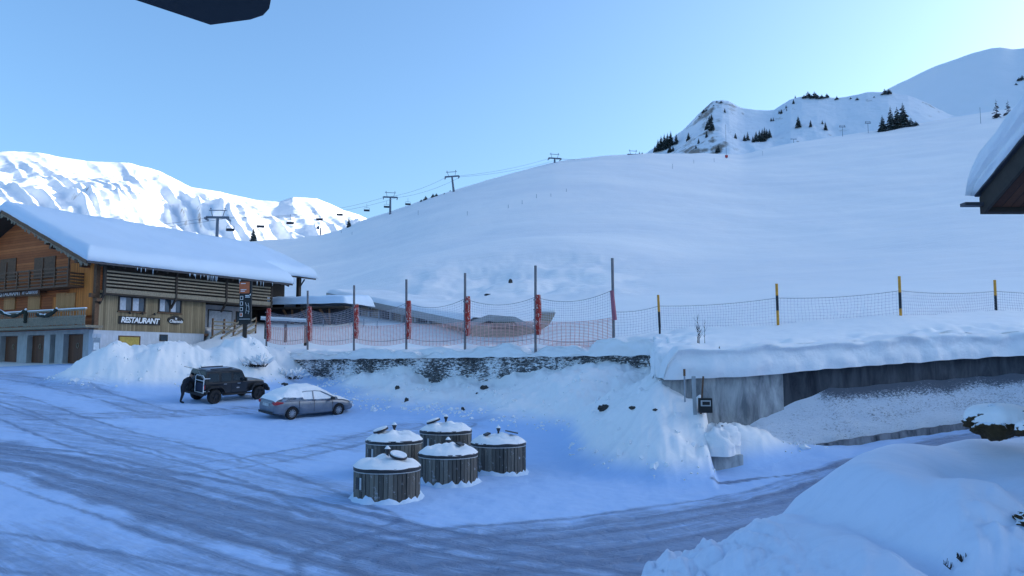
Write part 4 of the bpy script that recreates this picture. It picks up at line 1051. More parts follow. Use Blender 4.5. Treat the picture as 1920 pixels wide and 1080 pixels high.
for i, (px, pr, wpx, ha, la, lab, typ) in enumerate(cont):
    d = 2*CR*FPX*CP/wpx*1.0; c = P(px, pr, d-CR); 
    o = CC[i]
    o.location = (XD(px, d), d, c.z-CH+.05); o.rotation_euler = (0,0,random.uniform(0,6))
    tag(o, lab, 'waste container', 'sunken waste containers on the car park')
    rz = o.rotation_euler.z; bk = Matrix.Rotation(-rz, 3, 'Z')
    s_ = cone_snow(30+i*3, h=.16 if typ != 2 else .15).build('snow_cap', MSNOW, o, smooth=True)
    top = CH+.31 if typ != 2 else CH+.24
    m = MB(); m.tube([(0,0,top-.15),(0,0,top+.02)], .035, 8); kn = m.build('lifting_stalk', M_RIM, o)
    m = MB(); m.tube([(0,0,top+.02),(0,0,top+.12)], [.045,.075], 8); m.build('lifting_ring', M_RIM, kn); m = MB(); m.tube([(0,0,top+.12),(0,0,top+.20)], [.085,.02], 8); m.build('knob_snow', MSNOW, kn)
    if ha is not None and typ == 0:
        a = math.radians(ha); c = bk @ Vector((.42*math.cos(a), .42*math.sin(a), 0)); c.z = CH+.27
        R = (bk @ Matrix.Rotation(a, 3, 'Z')) @ Matrix.Rotation(.33, 3, 'Y')
        def ring(z0, z1, r_): m = MB(); m.lathe([(r_*.96,z0),(r_,z0+.01),(r_,z1-.01),(r_*.96,z1)], n=24, capb=True); m.v = [tuple(c + R @ Vector(v)) for v in m.v]; return m
        h_ = ring(-.02, .035, .24).build('hatch', M_RIM, o); ring(.035, .075, .22).build('hatch_snow', MSNOW, h_)
    if typ in (1, 2):
        a = math.radians(205 if typ == 1 else -25); c = bk @ Vector((.40*math.cos(a), .40*math.sin(a), 0)); c.z = CH+.25
        m = MB(); m.box(c, (.17,.24,.05), (bk @ Matrix.Rotation(a,3,'Z')) @ Matrix.Rotation(.35,3,'Y')); m.build('hatch', M_RIM, o)
    if typ == 1:
        m = MB(); c = bk @ Vector((.42,.05,0)); m.box(c+Vector((0,0,CH+.30)), (.42,.3,.02), (bk) @ Matrix.Rotation(.2,3,'Y')); m.build('open_flap', M_RIM, o)
    if la is not None:
        a = math.radians(la); R = bk @ Matrix.Rotation(a, 3, 'Z')
        m = MB(); m.box(R @ Vector((CR+.022, -.01, .66)), (.012,.16,.30), R); l_ = m.build('label_plate', M_RIM, o); m = MB(); m.box(R @ Vector((CR+.024, .14, .66)), (.012,.09,.30), R); m.build('label_sticker', M_LAB, l_)
    # crust of snow round the foot
    m = MB(); sd_ = 50+i
    def foot(u, v):
        a = u*2*math.pi; n1 = float(perlin(np.array(math.cos(a)*3+sd_), np.array(math.sin(a)*3), sd_)); n2 = float(perlin(np.array(math.cos(a)*11+sd_), np.array(math.sin(a)*11), sd_))
        zb = gz(o.location.x+.85*math.cos(a), o.location.y+.85*math.sin(a))-o.location.z
        rr = CR+.02+v*(.16+.07*n1); return bk @ Vector((rr*math.cos(a), rr*math.sin(a), 0)) + Vector((0,0, zb+ (.10+.07*n1+.10*n2)*(1-v)**1.2 - .05*v))
    m.grid(foot, 60, 5); m.build('foot_snow', M_FOOT, o, smooth=True)

# ------------------------------------------------------------------ cars
def loft(stations, ring):
    m = MB(); n = len(ring(stations[0]))
    for s_ in stations: m.v += [tuple(p) for p in ring(s_)]
    k = len(stations)
    m.f = [(i*n+j, i*n+(j+1)%n, (i+1)*n+(j+1)%n, (i+1)*n+j) for i in range(k-1) for j in range(n)] + [tuple(range(n-1,-1,-1)), tuple((k-1)*n+j for j in range(n))]
    return m
def cut(o, cutters):
    for c in cutters:
        b = o.modifiers.new('cut','BOOLEAN'); b.object = c; b.operation = 'DIFFERENCE'; b.solver = 'EXACT'
    bpy.context.view_layer.update()
    me = bpy.data.meshes.new_from_object(o.evaluated_get(bpy.context.evaluated_depsgraph_get()))
    o.modifiers.clear(); o.data = me
    for c in cutters: bpy.data.objects.remove(c)
    return o
def m_paint(name, c, rough=.35, metal=.3, dirt=.4, dc=(.45,.5,.56)):
    n = N(name); a = n.noise(n.coord('Object'), 2.2, 6, .7, .5); sx = n.n('ShaderNodeSeparateXYZ'); tc = n.n('ShaderNodeTexCoord'); n.l(tc.outputs['Object'], sx.inputs[0])
    k = n.math('ADD', n.ramp(a, [(.45,0),(.75,1)]), n.ramp(sx.outputs[2], [(.2,.35),(.6,0)]))
    n.set(n.mix(n.math('MULTIPLY', k, dirt, True), c, dc), n.math('ADD', rough, n.math('MULTIPLY', k, .3)), .5, metal); n.b.inputs['Coat Weight'].default_value = .4; n.b.inputs['Coat Roughness'].default_value = .15; return n.m
M_SIL = m_paint('silver_car_paint', (.15,.17,.205), .35, .45, .22); M_JBK = m_paint('black_car_paint', (.005,.006,.009), .35, .1, .05, (.10,.12,.15))
M_TYR = m_plain('black_tyre_rubber', (.015,.015,.017), .85); M_RIMA = m_plain('alloy_wheel', (.35,.37,.40), .35, .5, .7, bs=0); M_RIMB = m_plain('black_wheel', (.02,.02,.023), .5, bs=0)
M_RED = m_plain('red_tail_light', (.35,.02,.02), .25, .6, bs=0); M_CGL = m_glass('car_glass', (.012,.016,.02)); M_TRIM = m_plain('black_trim_plastic', (.018,.018,.02), .6, bs=0)
def m_frost():
    n = N('frosted_glass'); a = n.noise(n.coord('Object'), 3.5, 6, .7, .6); k = n.ramp(a, [(.38,0),(.62,.8)])
    return n.set(n.mix(k, (.05,.08,.12), (.52,.62,.74)), n.math('ADD', .15, n.math('MULTIPLY', k, .5)), .6)
M_FRO = m_frost(); M_HL = m_plain('headlamp_lens', (.5,.52,.55), .15, .8, bs=0)
def wheel(par, x, y, r, w_, rim, spokes, sgn):
    m = MB(); n = 32; prof = [(r*.62,-w_/2),(r*.90,-w_/2),(r*.985,-w_*.36),(r,-w_*.2),(r,w_*.2),(r*.985,w_*.36),(r*.90,w_/2),(r*.62,w_/2)]
    k = len(prof)
    for (rr, q) in prof:
        for j in range(n): a = 2*math.pi*j/n; m.v.append((x+rr*math.cos(a), y+q, r+rr*math.sin(a)))
    m.f = [(i*n+j, i*n+(j+1)%n, ((i+1)%k)*n+(j+1)%n, ((i+1)%k)*n+j) for i in range(k) for j in range(n)]
    t = m.build('wheel', M_TYR, par)
    m = MB(); yo = y+sgn*w_*.40
    m.tube([(x,y+sgn*w_*.1,r),(x,y+sgn*w_*.25,r)], r*.62, 24)
    dsc = m.build('brake_disc', M_RIMB, t)
    m = MB()
    for s_ in range(spokes):
        a = 2*math.pi*s_/spokes+.3; c = Vector((math.cos(a),0,math.sin(a)))
        m.beam(Vector((x,yo,r))+c*.05, Vector((x,yo-sgn*.01,r))+c*r*.62, .045, .03, (0,1,0))
    m.tube([(x,yo-sgn*.03,r),(x,yo+sgn*.02,r)], .065, 12)
    pts = [(x+r*.62*math.cos(2*math.pi*j/24), yo-sgn*.01, r+r*.62*math.sin(2*math.pi*j/24)) for j in range(25)]; m.tube(pts, .018, 6, cap=False)
    m.build('rim', rim, t); return t
def cyl_y(x, z, r, y0, y1):
    m = MB(); m.tube([(x,y0,z),(x,y1,z)], r, 32); return m.build('cutter', M_TRIM)
def place_car(name, lab, cat, rear_near, a, wb2, hw):
    """rear_near: world ground point of the near rear wheel; front ground height for the pitch of the car"""
    f = Vector((math.cos(a), math.sin(a), 0)); l = Vector((-f.y, f.x, 0))
    c = Vector((*rear_near, 0)) + f*wb2 + l*hw
    def g(p): return gz(p.x, p.y)
    zf, zr_ = g(c+f*wb2), g(c-f*wb2); zl, zr2 = g(c+l*hw), g(c-l*hw); c.z = (zf+zr_+zl+zr2)/4 - .03
    o = empty(name, c, a, lab, cat)
    o.rotation_euler = (math.atan2(zl-zr2, 2*hw)*1.0, -math.atan2(zf-zr_, 2*wb2), a); o.rotation_mode = 'XYZ'
    return o
# --- silver saloon
d_ = 42.0; sal = place_car('parked_saloon_car', 'silver saloon car with its roof and boot buried under fresh snow', 'car', (XD(552,d_), d_), math.radians(45), 1.40, .80)
BODY = [(-2.42,.70,.46,.80),(-2.37,.79,.38,.98),(-2.2,.85,.30,1.06),(-1.9,.89,.26,1.09),(-1.4,.915,.24,1.07),(-.6,.92,.23,1.03),(.2,.92,.23,1.0),(1.0,.915,.24,.98),(1.6,.90,.25,.92),(2.0,.87,.27,.84),(2.25,.80,.30,.75),(2.38,.70,.36,.66),(2.44,.55,.44,.58)]
def ringB(s_):
    x, hw, zb, zt = s_; h = zt-zb; half = [(0,zb),(.55*hw,zb),(.90*hw,zb+.02),(.985*hw,zb+.14*h),(hw,zb+.40*h),(.995*hw,zb+.62*h),(.965*hw,zb+.80*h),(.90*hw,zt-.03),(.80*hw,zt-.004),(.45*hw,zt+.02),(0,zt+.025)]
    return [Vector((x,-y,z)) for y, z in half] + [Vector((x,y,z)) for y, z in half[-2:0:-1]]
b_ = loft(BODY, ringB).build('body', M_SIL, sal, smooth=True)
bpy.context.view_layer.update()
par = b_.parent; b_.parent = None
cut(b_, [cyl_y(-1.40,.33,.375,-1.2,-.62), cyl_y(1.40,.33,.375,-1.2,-.62), cyl_y(-1.40,.33,.375,.62,1.2), cyl_y(1.40,.33,.375,.62,1.2)])
b_.parent = par
def gh_top(x): return float(np.interp(x, [-2.0,-1.55,-1.0,-.55,.0,.35,.75,1.3], [1.07,1.25,1.41,1.46,1.465,1.43,1.26,.98]))
GH = [-2.0,-1.75,-1.4,-1.0,-.6,-.2,.2,.45,.8,1.05,1.3]
def ringG(x):
    zt = gh_top(x); k = max(0,(zt-1.0)/.46); w0 = .86; w1 = .86-.25*k; zb = .93
    half = [(0,zb),(w0,zb),(w1+ (w0-w1)*.35, zb+(zt-zb)*.6),(w1+.02,zt-.06*k-.005),(w1*.8,zt),(0,zt+.015)]
    return [Vector((x,-y,z)) for y, z in half] + [Vector((x,y,z)) for y, z in half[-2:0:-1]]
g_ = loft(GH, ringG).build('windows', M_FRO, sal, smooth=True)
for sg in (-1, 1):
    for (xa, xb, th) in ((-.98,-1.55,.10),(-.12,-.16,.06),(.38,1.16,.06)):
        m = MB(); za = gh_top(xa); ya = .86-.25*max(0,(za-1)/.46)+.03; m.beam((xa,sg*ya,za-.06),(xb,sg*.875,1.0), th, .03, (0,sg,0)); m.build('pillar', M_SIL, sal)
    m = MB(); m.tube([(x, sg*(.86-.25*max(0,(gh_top(x)-1)/.46)+.025), gh_top(x)-.05) for x in (-1.4,-1.0,-.5,0,.35,.75,1.1)], .022, 6); m.build('roof_rail', M_SIL, sal)
    m = MB(); m.beam((-1.7,sg*.885,1.0),(1.05,sg*.90,.955),.02,.02); m.build('chrome_strip', M_RIMA, sal)
    m = MB(); m.b2(.78,.98,sg*1.08-.09*1,sg*1.08+.07,.95,1.09); m.b2(.85,.93,sg*.93-.06,sg*.93+.06,.97,1.0); m.build('wing_mirror', M_TRIM, sal, bevel=.02)
    for x in (-.35, .60): m = MB(); m.b2(x,x+.2,sg*.925-.012,sg*.925+.012,.80,.83); m.build('door_handle', M_RIMA, sal)
    for x in (-1.02,-.14,.98): m = MB(); m.b2(x,x+.012,sg*.915-.012,sg*.915+.012,.36,.97); m.build('door_gap', M_TRIM, sal)
    m = MB(); m.prism([(-2.40,.80),(-2.41,.93),(-2.30,.99),(-1.93,.93),(-1.95,.88),(-2.25,.80)], lambda a,b,k: Vector((a, sg*(.60 if k == 0 else (.925 if a > -2.2 else .84)), b))); m.build('tail_light', M_RED, sal)
    m = MB(); m.box((2.22,sg*.68,.68),(.32,.26,.12),(0,0,-sg*.5)); m.build('headlight', M_HL, sal, bevel=.02)
    for x in (-1.40,1.40): wheel(sal, x, sg*.80, .33, .22, M_RIMA, 10, sg)
m = MB(); m.b2(-2.455,-2.40,-.30,.30,.70,.84); pl = m.build('number_plate', M_LAB, sal); m = MB(); m.b2(-2.46,-2.43,-.72,.72,.30,.42); m.build('rear_bumper', M_TRIM, sal)
m = MB(); m.b2(-2.45,-2.41,-.52,.52,.865,.90); m.build('boot_trim', M_RIMA, sal)
m = MB(); m.b2(2.38,2.47,-.5,.5,.34,.56); m.build('grille', M_TRIM, sal)
def bodytop(x): return float(np.interp(x, [b[0] for b in BODY], [b[3] for b in BODY]))
def carsnow(u, v):
    x = -2.36+u*4.55; y = (v-.5)*2*.84; ay = abs(y); bt_ = bodytop(x)+.01; z = bt_ - .05*max(0,(ay-.6)/.24)
    gt = gh_top(x) if -2.0 < x < 1.3 else 0
    th = np.interp(x, [-2.36,-2.25,-1.9,-1.5,-.8,.1,.5,1.0,1.3,1.7,2.19], [.02,.13,.22,.27,.26,.24,.15,.09,.10,.10,.01])
    if gt > bt_:
        k = max(0,(gt-1.0)/.46); w1 = .86-.25*k
        if ay < w1: z = gt; th *= math.sqrt(max(0,1-(ay/(w1+.04))**4))*.9+.1
        else:
            q = (ay-w1)/max(.02,.86-w1); z = gt*(1-q)+bt_*q
            if -1.2 < x < 1.0: th = -.06 + .05*(1-q) + (.09 if x < -.75 else 0)
            else: th *= .6*(1-q)+.1
    else: th *= math.sqrt(max(0,1-(ay/.86)**4))
    nz = float(perlin(np.array(x*2.2), np.array(y*2.2), 61))*.04+float(perlin(np.array(x*6.), np.array(y*6), 62))*.015
    if .78 < v: pass
    return Vector((x, y, z+th+(nz if th > .03 else 0)))
m = MB(); m.grid(carsnow, 70, 36); m.build('snow_cover', MSNOW, sal, smooth=True)

# --- black off-roader
d_ = 45.0; jp = place_car('parked_off_road_car', 'black boxy off-road car with rear glass raised, parked beside the snow heap', 'car', (XD(408,d_), d_), math.radians(55), 1.475, .79)
W2 = 1.475
m = MB()
def ringJ(s_):
    x, hw, zb, zt = s_; half = [(0,zb),(hw*.95,zb),(hw,zb+.05),(hw,zt-.06),(hw*.94,zt),(0,zt+.01)]
    return [Vector((x,-y,z)) for y, z in half] + [Vector((x,y,z)) for y, z in half[-2:0:-1]]
b_ = loft([(-2.10,.76,.55,1.18),(-2.06,.80,.50,1.20),(.62,.80,.50,1.20),(.64,.76,.52,1.20),(1.4,.68,.55,1.17),(1.95,.60,.60,1.10),(2.02,.56,.64,1.02)], ringJ).build('body', M_JBK, jp)
b_.parent = None; cut(b_, [cyl_y(-W2,.45,.50,-1.2,-.5), cyl_y(W2,.45,.50,-1.2,-.5), cyl_y(-W2,.45,.50,.5,1.2), cyl_y(W2,.45,.50,.5,1.2)]); b_.parent = jp
def ringH(s_):
    x, zt = s_; zb = 1.17; k = (zt-zb)/.66; w1 = .79-.09*k; half = [(0,zb),(.79,zb),(w1+.01,zt-.05),(w1-.05,zt),(0,zt+.03)]
    return [Vector((x,-y,z)) for y, z in half] + [Vector((x,y,z)) for y, z in half[-2:0:-1]]
loft([(-2.08,1.45),(-2.0,1.80),(-1.9,1.84),(-.6,1.86),(.20,1.84),(.32,1.78),(.62,1.22)], ringH).build('hard_top', M_JBK, jp)
for sg in (-1,1):
    for (xa, xb) in ((-1.90,-1.22),(-1.08,-.42),(-.30,.26)):
        m = MB(); m.prism([(xa,1.25),(xb+(.16 if xb > 0 else 0),1.25),(xb-(.02 if xb < 0 else .02),1.70),(xa+.04,1.70)], lambda a,b,k: Vector((a, sg*((.79-.09*(b-1.17)/.66)+(.008 if k else -.02)), b))); m.build('side_window', M_CGL, jp)
    for x in (-W2, W2):
        m = MB(); pts = [(x-.66,.62),(x-.50,.90),(x-.36,.99),(x+.36,.99),(x+.52,.88),(x+.68,.60),(x+.60,.60),(x+.46,.82),(x+.33,.92),(x-.33,.92),(x-.44,.82),(x-.58,.62)]
        m.prism(pts, lambda a,b,k: Vector((a, sg*(.60 if k == 0 else .95), b))); m.build('fender_flare', M_TRIM, jp)
        wheel(jp, x, sg*.79, .41, .27, M_RIMB, 5, sg)
    m = MB(); m.b2(-.95,.95,sg*.82-.06,sg*.82+.06,.44,.52); m.build('side_step', M_TRIM, jp)
    m = MB(); m.box((.40,sg*.98,1.30),(.10,.18,.20)); m.b2(.38,.44,sg*.86-.07,sg*.86+.07,1.24,1.28); m.build('wing_mirror', M_TRIM, jp, bevel=.02)
    for x in (-.42,.48): m = MB(); m.b2(x-.9,x-.885,sg*.802-.006,sg*.802+.006,.56,1.17); m.build('door_gap', M_TRIM, jp)
    for x in (-.62,.28): m = MB(); m.b2(x-.3,x-.12,sg*.815-.015,sg*.815+.015,1.06,1.10); m.build('door_handle', M_RIMA, jp)
    m = MB(); m.tube([(2.02,sg*.42,.90),(2.07,sg*.42,.90)], .10, 16); m.build('headlight', M_HL, jp)
    m = MB(); m.b2(-2.15,-2.09,sg*.72-.06,sg*.72+.06,.86,1.08); m.build('tail_light', M_RED, jp)
m = MB(); m.prism([(.345,1.74),(.60,1.25),(.615,1.25),(.36,1.74)], lambda a,b,k: Vector((a, (-.66 if k == 0 else .66), b))); m.build('windscreen', M_CGL, jp)
m = MB(); m.b2(2.10,2.28,-.82,.82,.50,.68); m.b2(2.0,2.12,-.3,-.2,.5,.6); m.b2(2.0,2.12,.2,.3,.5,.6); m.build('front_bumper', M_TRIM, jp, bevel=.03)
m = MB(); m.b2(-2.30,-2.10,-.80,.80,.48,.64); m.build('rear_bumper', M_TRIM, jp, bevel=.02)
for q in range(7): m = MB(); m.b2(2.0,2.045,-.27+q*.08,-.235+q*.08,.72,1.0); m.build('grille_slot', M_TRIM, jp)
m = MB(); m.box((-2.28,0,1.93),(.55,1.25,.03),(0,-.32+.5,0)); gl_ = m.build('raised_rear_glass', M_CGL, jp)
m = MB(); m.tube([(-2.12,-.55,1.45),(-2.40,-.55,1.86)], .015, 6); m.build('gas_strut', M_RIMA, gl_)
m = MB(); rr_ = .37; n = 28
for (r_, q) in ((.2,-.11),(rr_*.93,-.12),(rr_,-.07),(rr_,.07),(rr_*.93,.12),(.2,.11)):
    for j in range(n): a = 2*math.pi*j/n; m.v.append((-2.30+q-.08, .42+r_*math.cos(a), .98+r_*math.sin(a)))
m.f = [(i*n+j, i*n+(j+1)%n, ((i+1)%6)*n+(j+1)%n, ((i+1)%6)*n+j) for i in range(6) for j in range(n)]
sp_ = m.build('spare_wheel', M_TYR, jp); m = MB(); m.tube([(-2.12,.42,.98),(-2.46,.42,.98)], .2, 20); m.build('rim', M_RIMB, sp_)
# white carrier frame on the tail
M_TUBE = m_plain('white_tube_paint', (.66,.68,.70), .4, bs=0)
m = MB(); yA, yB = -.80, -.02; X_r = -2.20
m.tube([(X_r,yA,.66),(X_r,yA,1.50),(X_r,yA+.1,1.60),(X_r,yB-.1,1.60),(X_r,yB,1.50),(X_r,yB,.66),(X_r,yA,.66)], .026, 6)
m.tube([(X_r,yA,1.32),(X_r,yB,1.32)], .024, 6); m.tube([(X_r,yA,1.45),(-1.86,-.86,1.45)], .024, 6); m.tube([(X_r,yA,.74),(-1.86,-.86,.74)], .024, 6)
m.build('ladder_frame', M_TUBE, jp)
m = MB(); m.b2(-2.19,-2.12,-.72,-.1,.72,1.18); m.build('cargo_crate', m_plain('dark_blue_crate', (.02,.03,.06), .6), jp)
for q in range(2): m = MB(); m.b2(-1.6,-.2,-.5+q*.9,-.44+q*.9,1.885,1.93); m.build('roof_bar', M_TRIM, jp)
m = MB(); m.grid(lambda u,v: Vector((-1.7+u*1.75, -.52+v*1.04, 1.862+.045*math.sin(math.pi*u)*math.sin(math.pi*v)+.01*float(perlin(np.array(u*6),np.array(v*5),77)))), 24, 16); m.build('roof_frost', m_plain('thin_frost', (.20,.25,.33), .7), jp, smooth=True)
m = MB(); m.b2(-.06,.12,-.812,-.803,.80,.86); m.build('side_badge', M_RIMA, jp)

# --- person leaning into the back of the off-roader
def skin_body(name, verts, edges, radii, mat, par, root=0, sub=2):
    me = bpy.data.meshes.new(name); me.from_pydata(verts, edges, []); me.materials.append(mat)
    o = bpy.data.objects.new(name, me); COL.objects.link(o)
    s_ = o.modifiers.new('skin','SKIN'); s_.use_smooth_shade = True
    for i, r_ in enumerate(radii): me.skin_vertices[0].data[i].radius = (r_, r_) if isinstance(r_, float) else r_
    me.skin_vertices[0].data[root].use_root = True
    ss = o.modifiers.new('sub','SUBSURF'); ss.levels = sub; ss.render_levels = sub
    bpy.context.view_layer.update(); m2 = bpy.data.meshes.new_from_object(o.evaluated_get(bpy.context.evaluated_depsgraph_get()))
    o.modifiers.clear(); o.data = m2; m2.materials.clear(); m2.materials.append(mat); m2.shade_smooth(); o.parent = par; return o
M_DCL = m_plain('dark_winter_clothing', (.012,.014,.022), .85); M_SKN = m_plain('skin', (.45,.26,.18), .6, bs=0); M_HAIR = m_plain('dark_hair', (.03,.02,.015), .7)
fj = Vector((math.cos(math.radians(55)), math.sin(math.radians(55)),0)); lj = Vector((-fj.y, fj.x, 0))
pp = Vector(jp.location) - fj*2.78 + lj*.12; pe = empty('person', (pp.x, pp.y, gz(pp.x,pp.y)), math.radians(55), 'person in dark clothes bending into the open back of the black car', 'person')
vb = [(0,0,.92),(.14,0,1.12),(.30,0,1.32),(.36,0,1.38),(.42,0,1.44), (-.02,.11,.86),(.04,.14,.48),(-.06,.15,.09),(.04,.16,.05),(.15,.17,.04), (-.02,-.11,.86),(-.10,-.14,.48),(-.24,-.15,.10),(-.15,-.16,.05),(-.04,-.17,.04),
      (.28,.19,1.32),(.44,.24,1.14),(.60,.18,1.10),(.28,-.19,1.32),(.46,-.24,1.16),(.62,-.16,1.12)]
eb = [(0,1),(1,2),(2,3),(3,4),(0,5),(5,6),(6,7),(7,8),(8,9),(0,10),(10,11),(11,12),(12,13),(13,14),(2,15),(15,16),(16,17),(2,18),(18,19),(19,20)]
rb = [.15,.15,.15,.09,.06,.095,.068,.052,.05,.04,.095,.068,.052,.05,.04,.075,.052,.04,.075,.052,.04]
skin_body('jacket_and_trousers', vb, eb, rb, M_DCL, pe)
m = MB(); m.lathe([(.03,-.14),(.065,-.11),(.085,-.03),(.092,.04),(.075,.10),(.03,.125)], n=16); R = Matrix.Rotation(.7,3,'Y'); m.v = [tuple(R @ Vector(v)+Vector((.50,0,1.53))) for v in m.v]; hd = m.build('head', M_SKN, pe, smooth=True)
m = MB(); m.lathe([(.094,-.02),(.10,.04),(.085,.115),(.03,.14)], n=16); m.v = [tuple(R @ Vector(v)+Vector((.49,0,1.535))) for v in m.v]; m.build('hat', M_DCL, hd, smooth=True)
m = MB(); m.tube([(.555,0,1.50),(.585,0,1.475)], [.012,.016], 6); m.build('nose', M_SKN, hd)
for sg in (-1,1):
    hx, hy, hz = (.62,.17,1.10) if sg > 0 else (.64,-.15,1.12)
    m = MB(); m.box((hx+.05,hy,hz-.01),(.10,.08,.035)); pa = m.build('hand', M_SKN, pe, bevel=.012)
    for q in range(4): m = MB(); m.tube([(hx+.10,hy-.03+q*.02,hz-.01),(hx+.15,hy-.03+q*.02,hz-.025),(hx+.165,hy-.03+q*.02,hz-.055)], [.010,.009,.007], 6); m.build('finger', M_SKN, pa)
    m = MB(); m.tube([(hx+.03,hy-sg*.04,hz),(hx+.08,hy-sg*.065,hz-.01)], [.012,.009], 6); m.build('thumb', M_SKN, pa)

# ------------------------------------------------------------------ direction sign
D = 54.0; a = P(446, 527, D); b = P(467, 607, D); wsg = 23/FPX*D; hs = (P(456,527,D)-P(456,607,D)).z
g = P(459, 622, D); ds_ = empty('direction_sign', (g.x, g.y, P(456,607,D).z-.55), -.12, 'tall dark direction board with an orange top panel on one post in the snow', 'sign'); 
z0 = .55
m = MB(); m.b2(-.14,.14,-.05,.05,-1.4,.55); m.build('post', M_DARK, ds_)
m = MB(); m.b2(-wsg/2,wsg/2,-.08,.08,z0,z0+hs); bd_ = m.build('board', M_BLK, ds_)
M_ORP = m_plain('orange_brown_panel', (.50,.12,.04), .5, bs=0)
m = MB(); m.b2(-wsg/2-.02,wsg/2-.13,-.10,-.083,z0+hs-.84,z0+hs-.06); op = m.build('orange_panel', M_ORP, ds_)
for (zq, L_) in ((z0+hs-.20,.34),(z0+hs-.62,.40),(z0+hs-.72,.30)): m = MB(); m.b2(-wsg/2+.08,-wsg/2+.08+L_,-.112,-.102,zq,zq+.045); m.build('text_line', M_WHT, op)
for q in range(4):
    zq = z0+hs-1.15-q*.38; m = MB(); m.b2(-wsg/2+.06,-wsg/2+.26,-.095,-.083,zq-.13,zq+.13); f = m.build('pictogram', M_WHT, bd_)
    m = MB(); m.b2(-wsg/2+.09,-wsg/2+.23,-.105,-.097,zq-.10,zq+.10); k_ = m.build('pictogram_field', M_BLK if q < 3 else M_ORP, f)
for zq, L_ in ((z0+hs-1.02,.30),(z0+hs-1.12,.36)): m = MB(); m.b2(.0,L_*.9,-.095,-.083,zq,zq+.05); m.build('text_line', M_WHT, bd_)
m = MB(); m.prism([(.26,z0+hs-.98),(.38,z0+hs-.98),(.38,z0+hs-.86)], lambda a,b,k: Vector((a,-.095+.012*k,b))); m.build('arrow', M_WHT, bd_)
for pts in ([(.02,-1.45),(.12,-1.75),(.06,-2.2)],[(.05,-1.6),(.30,-1.75)],[(.22,-1.5),(.30,-1.9),(.24,-2.25)],[(.08,-2.0),(.34,-2.1)]):
    m = MB()
    for (xa,za),(xb,zb_) in zip(pts[:-1],pts[1:]): m.beam((xa,-.09,z0+hs+za),(xb,-.09,z0+hs+zb_),.03,.014,(0,1,0))
    m.build('piste_line', M_LAB, bd_)
m = MB(); m.b2(-wsg/2+.03,wsg/2-.03,-.09,-.083,z0+.30,z0+.325); m.build('dividing_line', M_WHT, bd_)

# ------------------------------------------------------------------ small porch roof building right of the chalet
D1 = 77.0; A = P(508, 577, D1); B = P(646, 589, D1*.97)
an = empty('annex', (A.x, A.y, gz(A.x, A.y)-1.0), 0, 'low glazed annex under a snow-laden flat roof at the chalet end', 'building'); Oa = an.location
L_ = B.x-A.x; dirx = (B-A).normalized(); yawn = math.atan2(dirx.y, dirx.x); an.rotation_euler.z = yawn
za = A.z-Oa.z; zb_ = B.z-Oa.z; Ln = (Vector((B.x,B.y,0))-Vector((A.x,A.y,0))).length
M_ANW = m_plain('dark_annex_glazing', (.035,.04,.055), .25, .6)
m = MB(); m.b2(-3,Ln,0,6,za-.14,za+.02); m.build('roof', M_DARK, an)
def asn(u, v):
    x = -3+u*(Ln+3.1); y = -.1+v*6.2; e = min(x+3.2, Ln+.12-x, y+.12, 6.12-y); q = min(1,max(0,e/.5)); 
    return Vector((x, y, za+.02+(.95+.12*float(perlin(np.array(x*.8),np.array(y*.8),5)))*math.sqrt(1-(1-q)**2) + .10*y*q))
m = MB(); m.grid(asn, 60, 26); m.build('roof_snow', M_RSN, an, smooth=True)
m = MB(); m.b2(-3,Ln-1.6,1.6,5.9,-2,za-.15); m.build('glazed_wall', M_ANW, an)
for q in range(4):
    x = .6+q*1.5; m = MB(); m.b2(x,x+.12,1.5,1.6,-1,za-.15); m.build('mullion', M_DARK, an)
for q in range(3):
    x = 1.2+q*2.0; m = MB(); m.beam((x,.2,za-.2),(x+.5,1.3,za-1.7),.16,.2); m.beam((x+1.0,.2,za-.2),(x+.5,1.3,za-1.7),.16,.2); m.build('bracket', M_BRN, an)
m = MB(); m.tube([(Ln-1.2,.3,za-.2),(Ln-.2,.3,za-.25),(Ln+.2,.3,za-.45),(Ln+.1,.3,za-.8),(Ln-.9,.3,za-.85)], .05, 6); m.build('drain_pipe', M_DARK, an)
rb_ = P(490, 598, 68); r1 = P(583, 603, 66); bm_ = empty('terrace_parapet', rb_, 0, 'white snow-topped horizontal beam crossing in front of the annex', 'parapet')
m = MB(); m.beam((0,0,0), r1-rb_, .2, .16); m.build('beam', M_PLA, bm_); m = MB(); m.beam((0,0,.16), r1-rb_+Vector((0,0,.16)), .24, .15); m.build('beam_snow', MSNOW, bm_, bevel=.04)
for q in (0.1,.5,.9): m = MB(); p = (r1-rb_)*q; m.beam(p+Vector((0,0,-.3)), p+Vector((0,0,-2.2)), .2,.2,(1,0,0)); m.build('post', M_DARK, bm_)

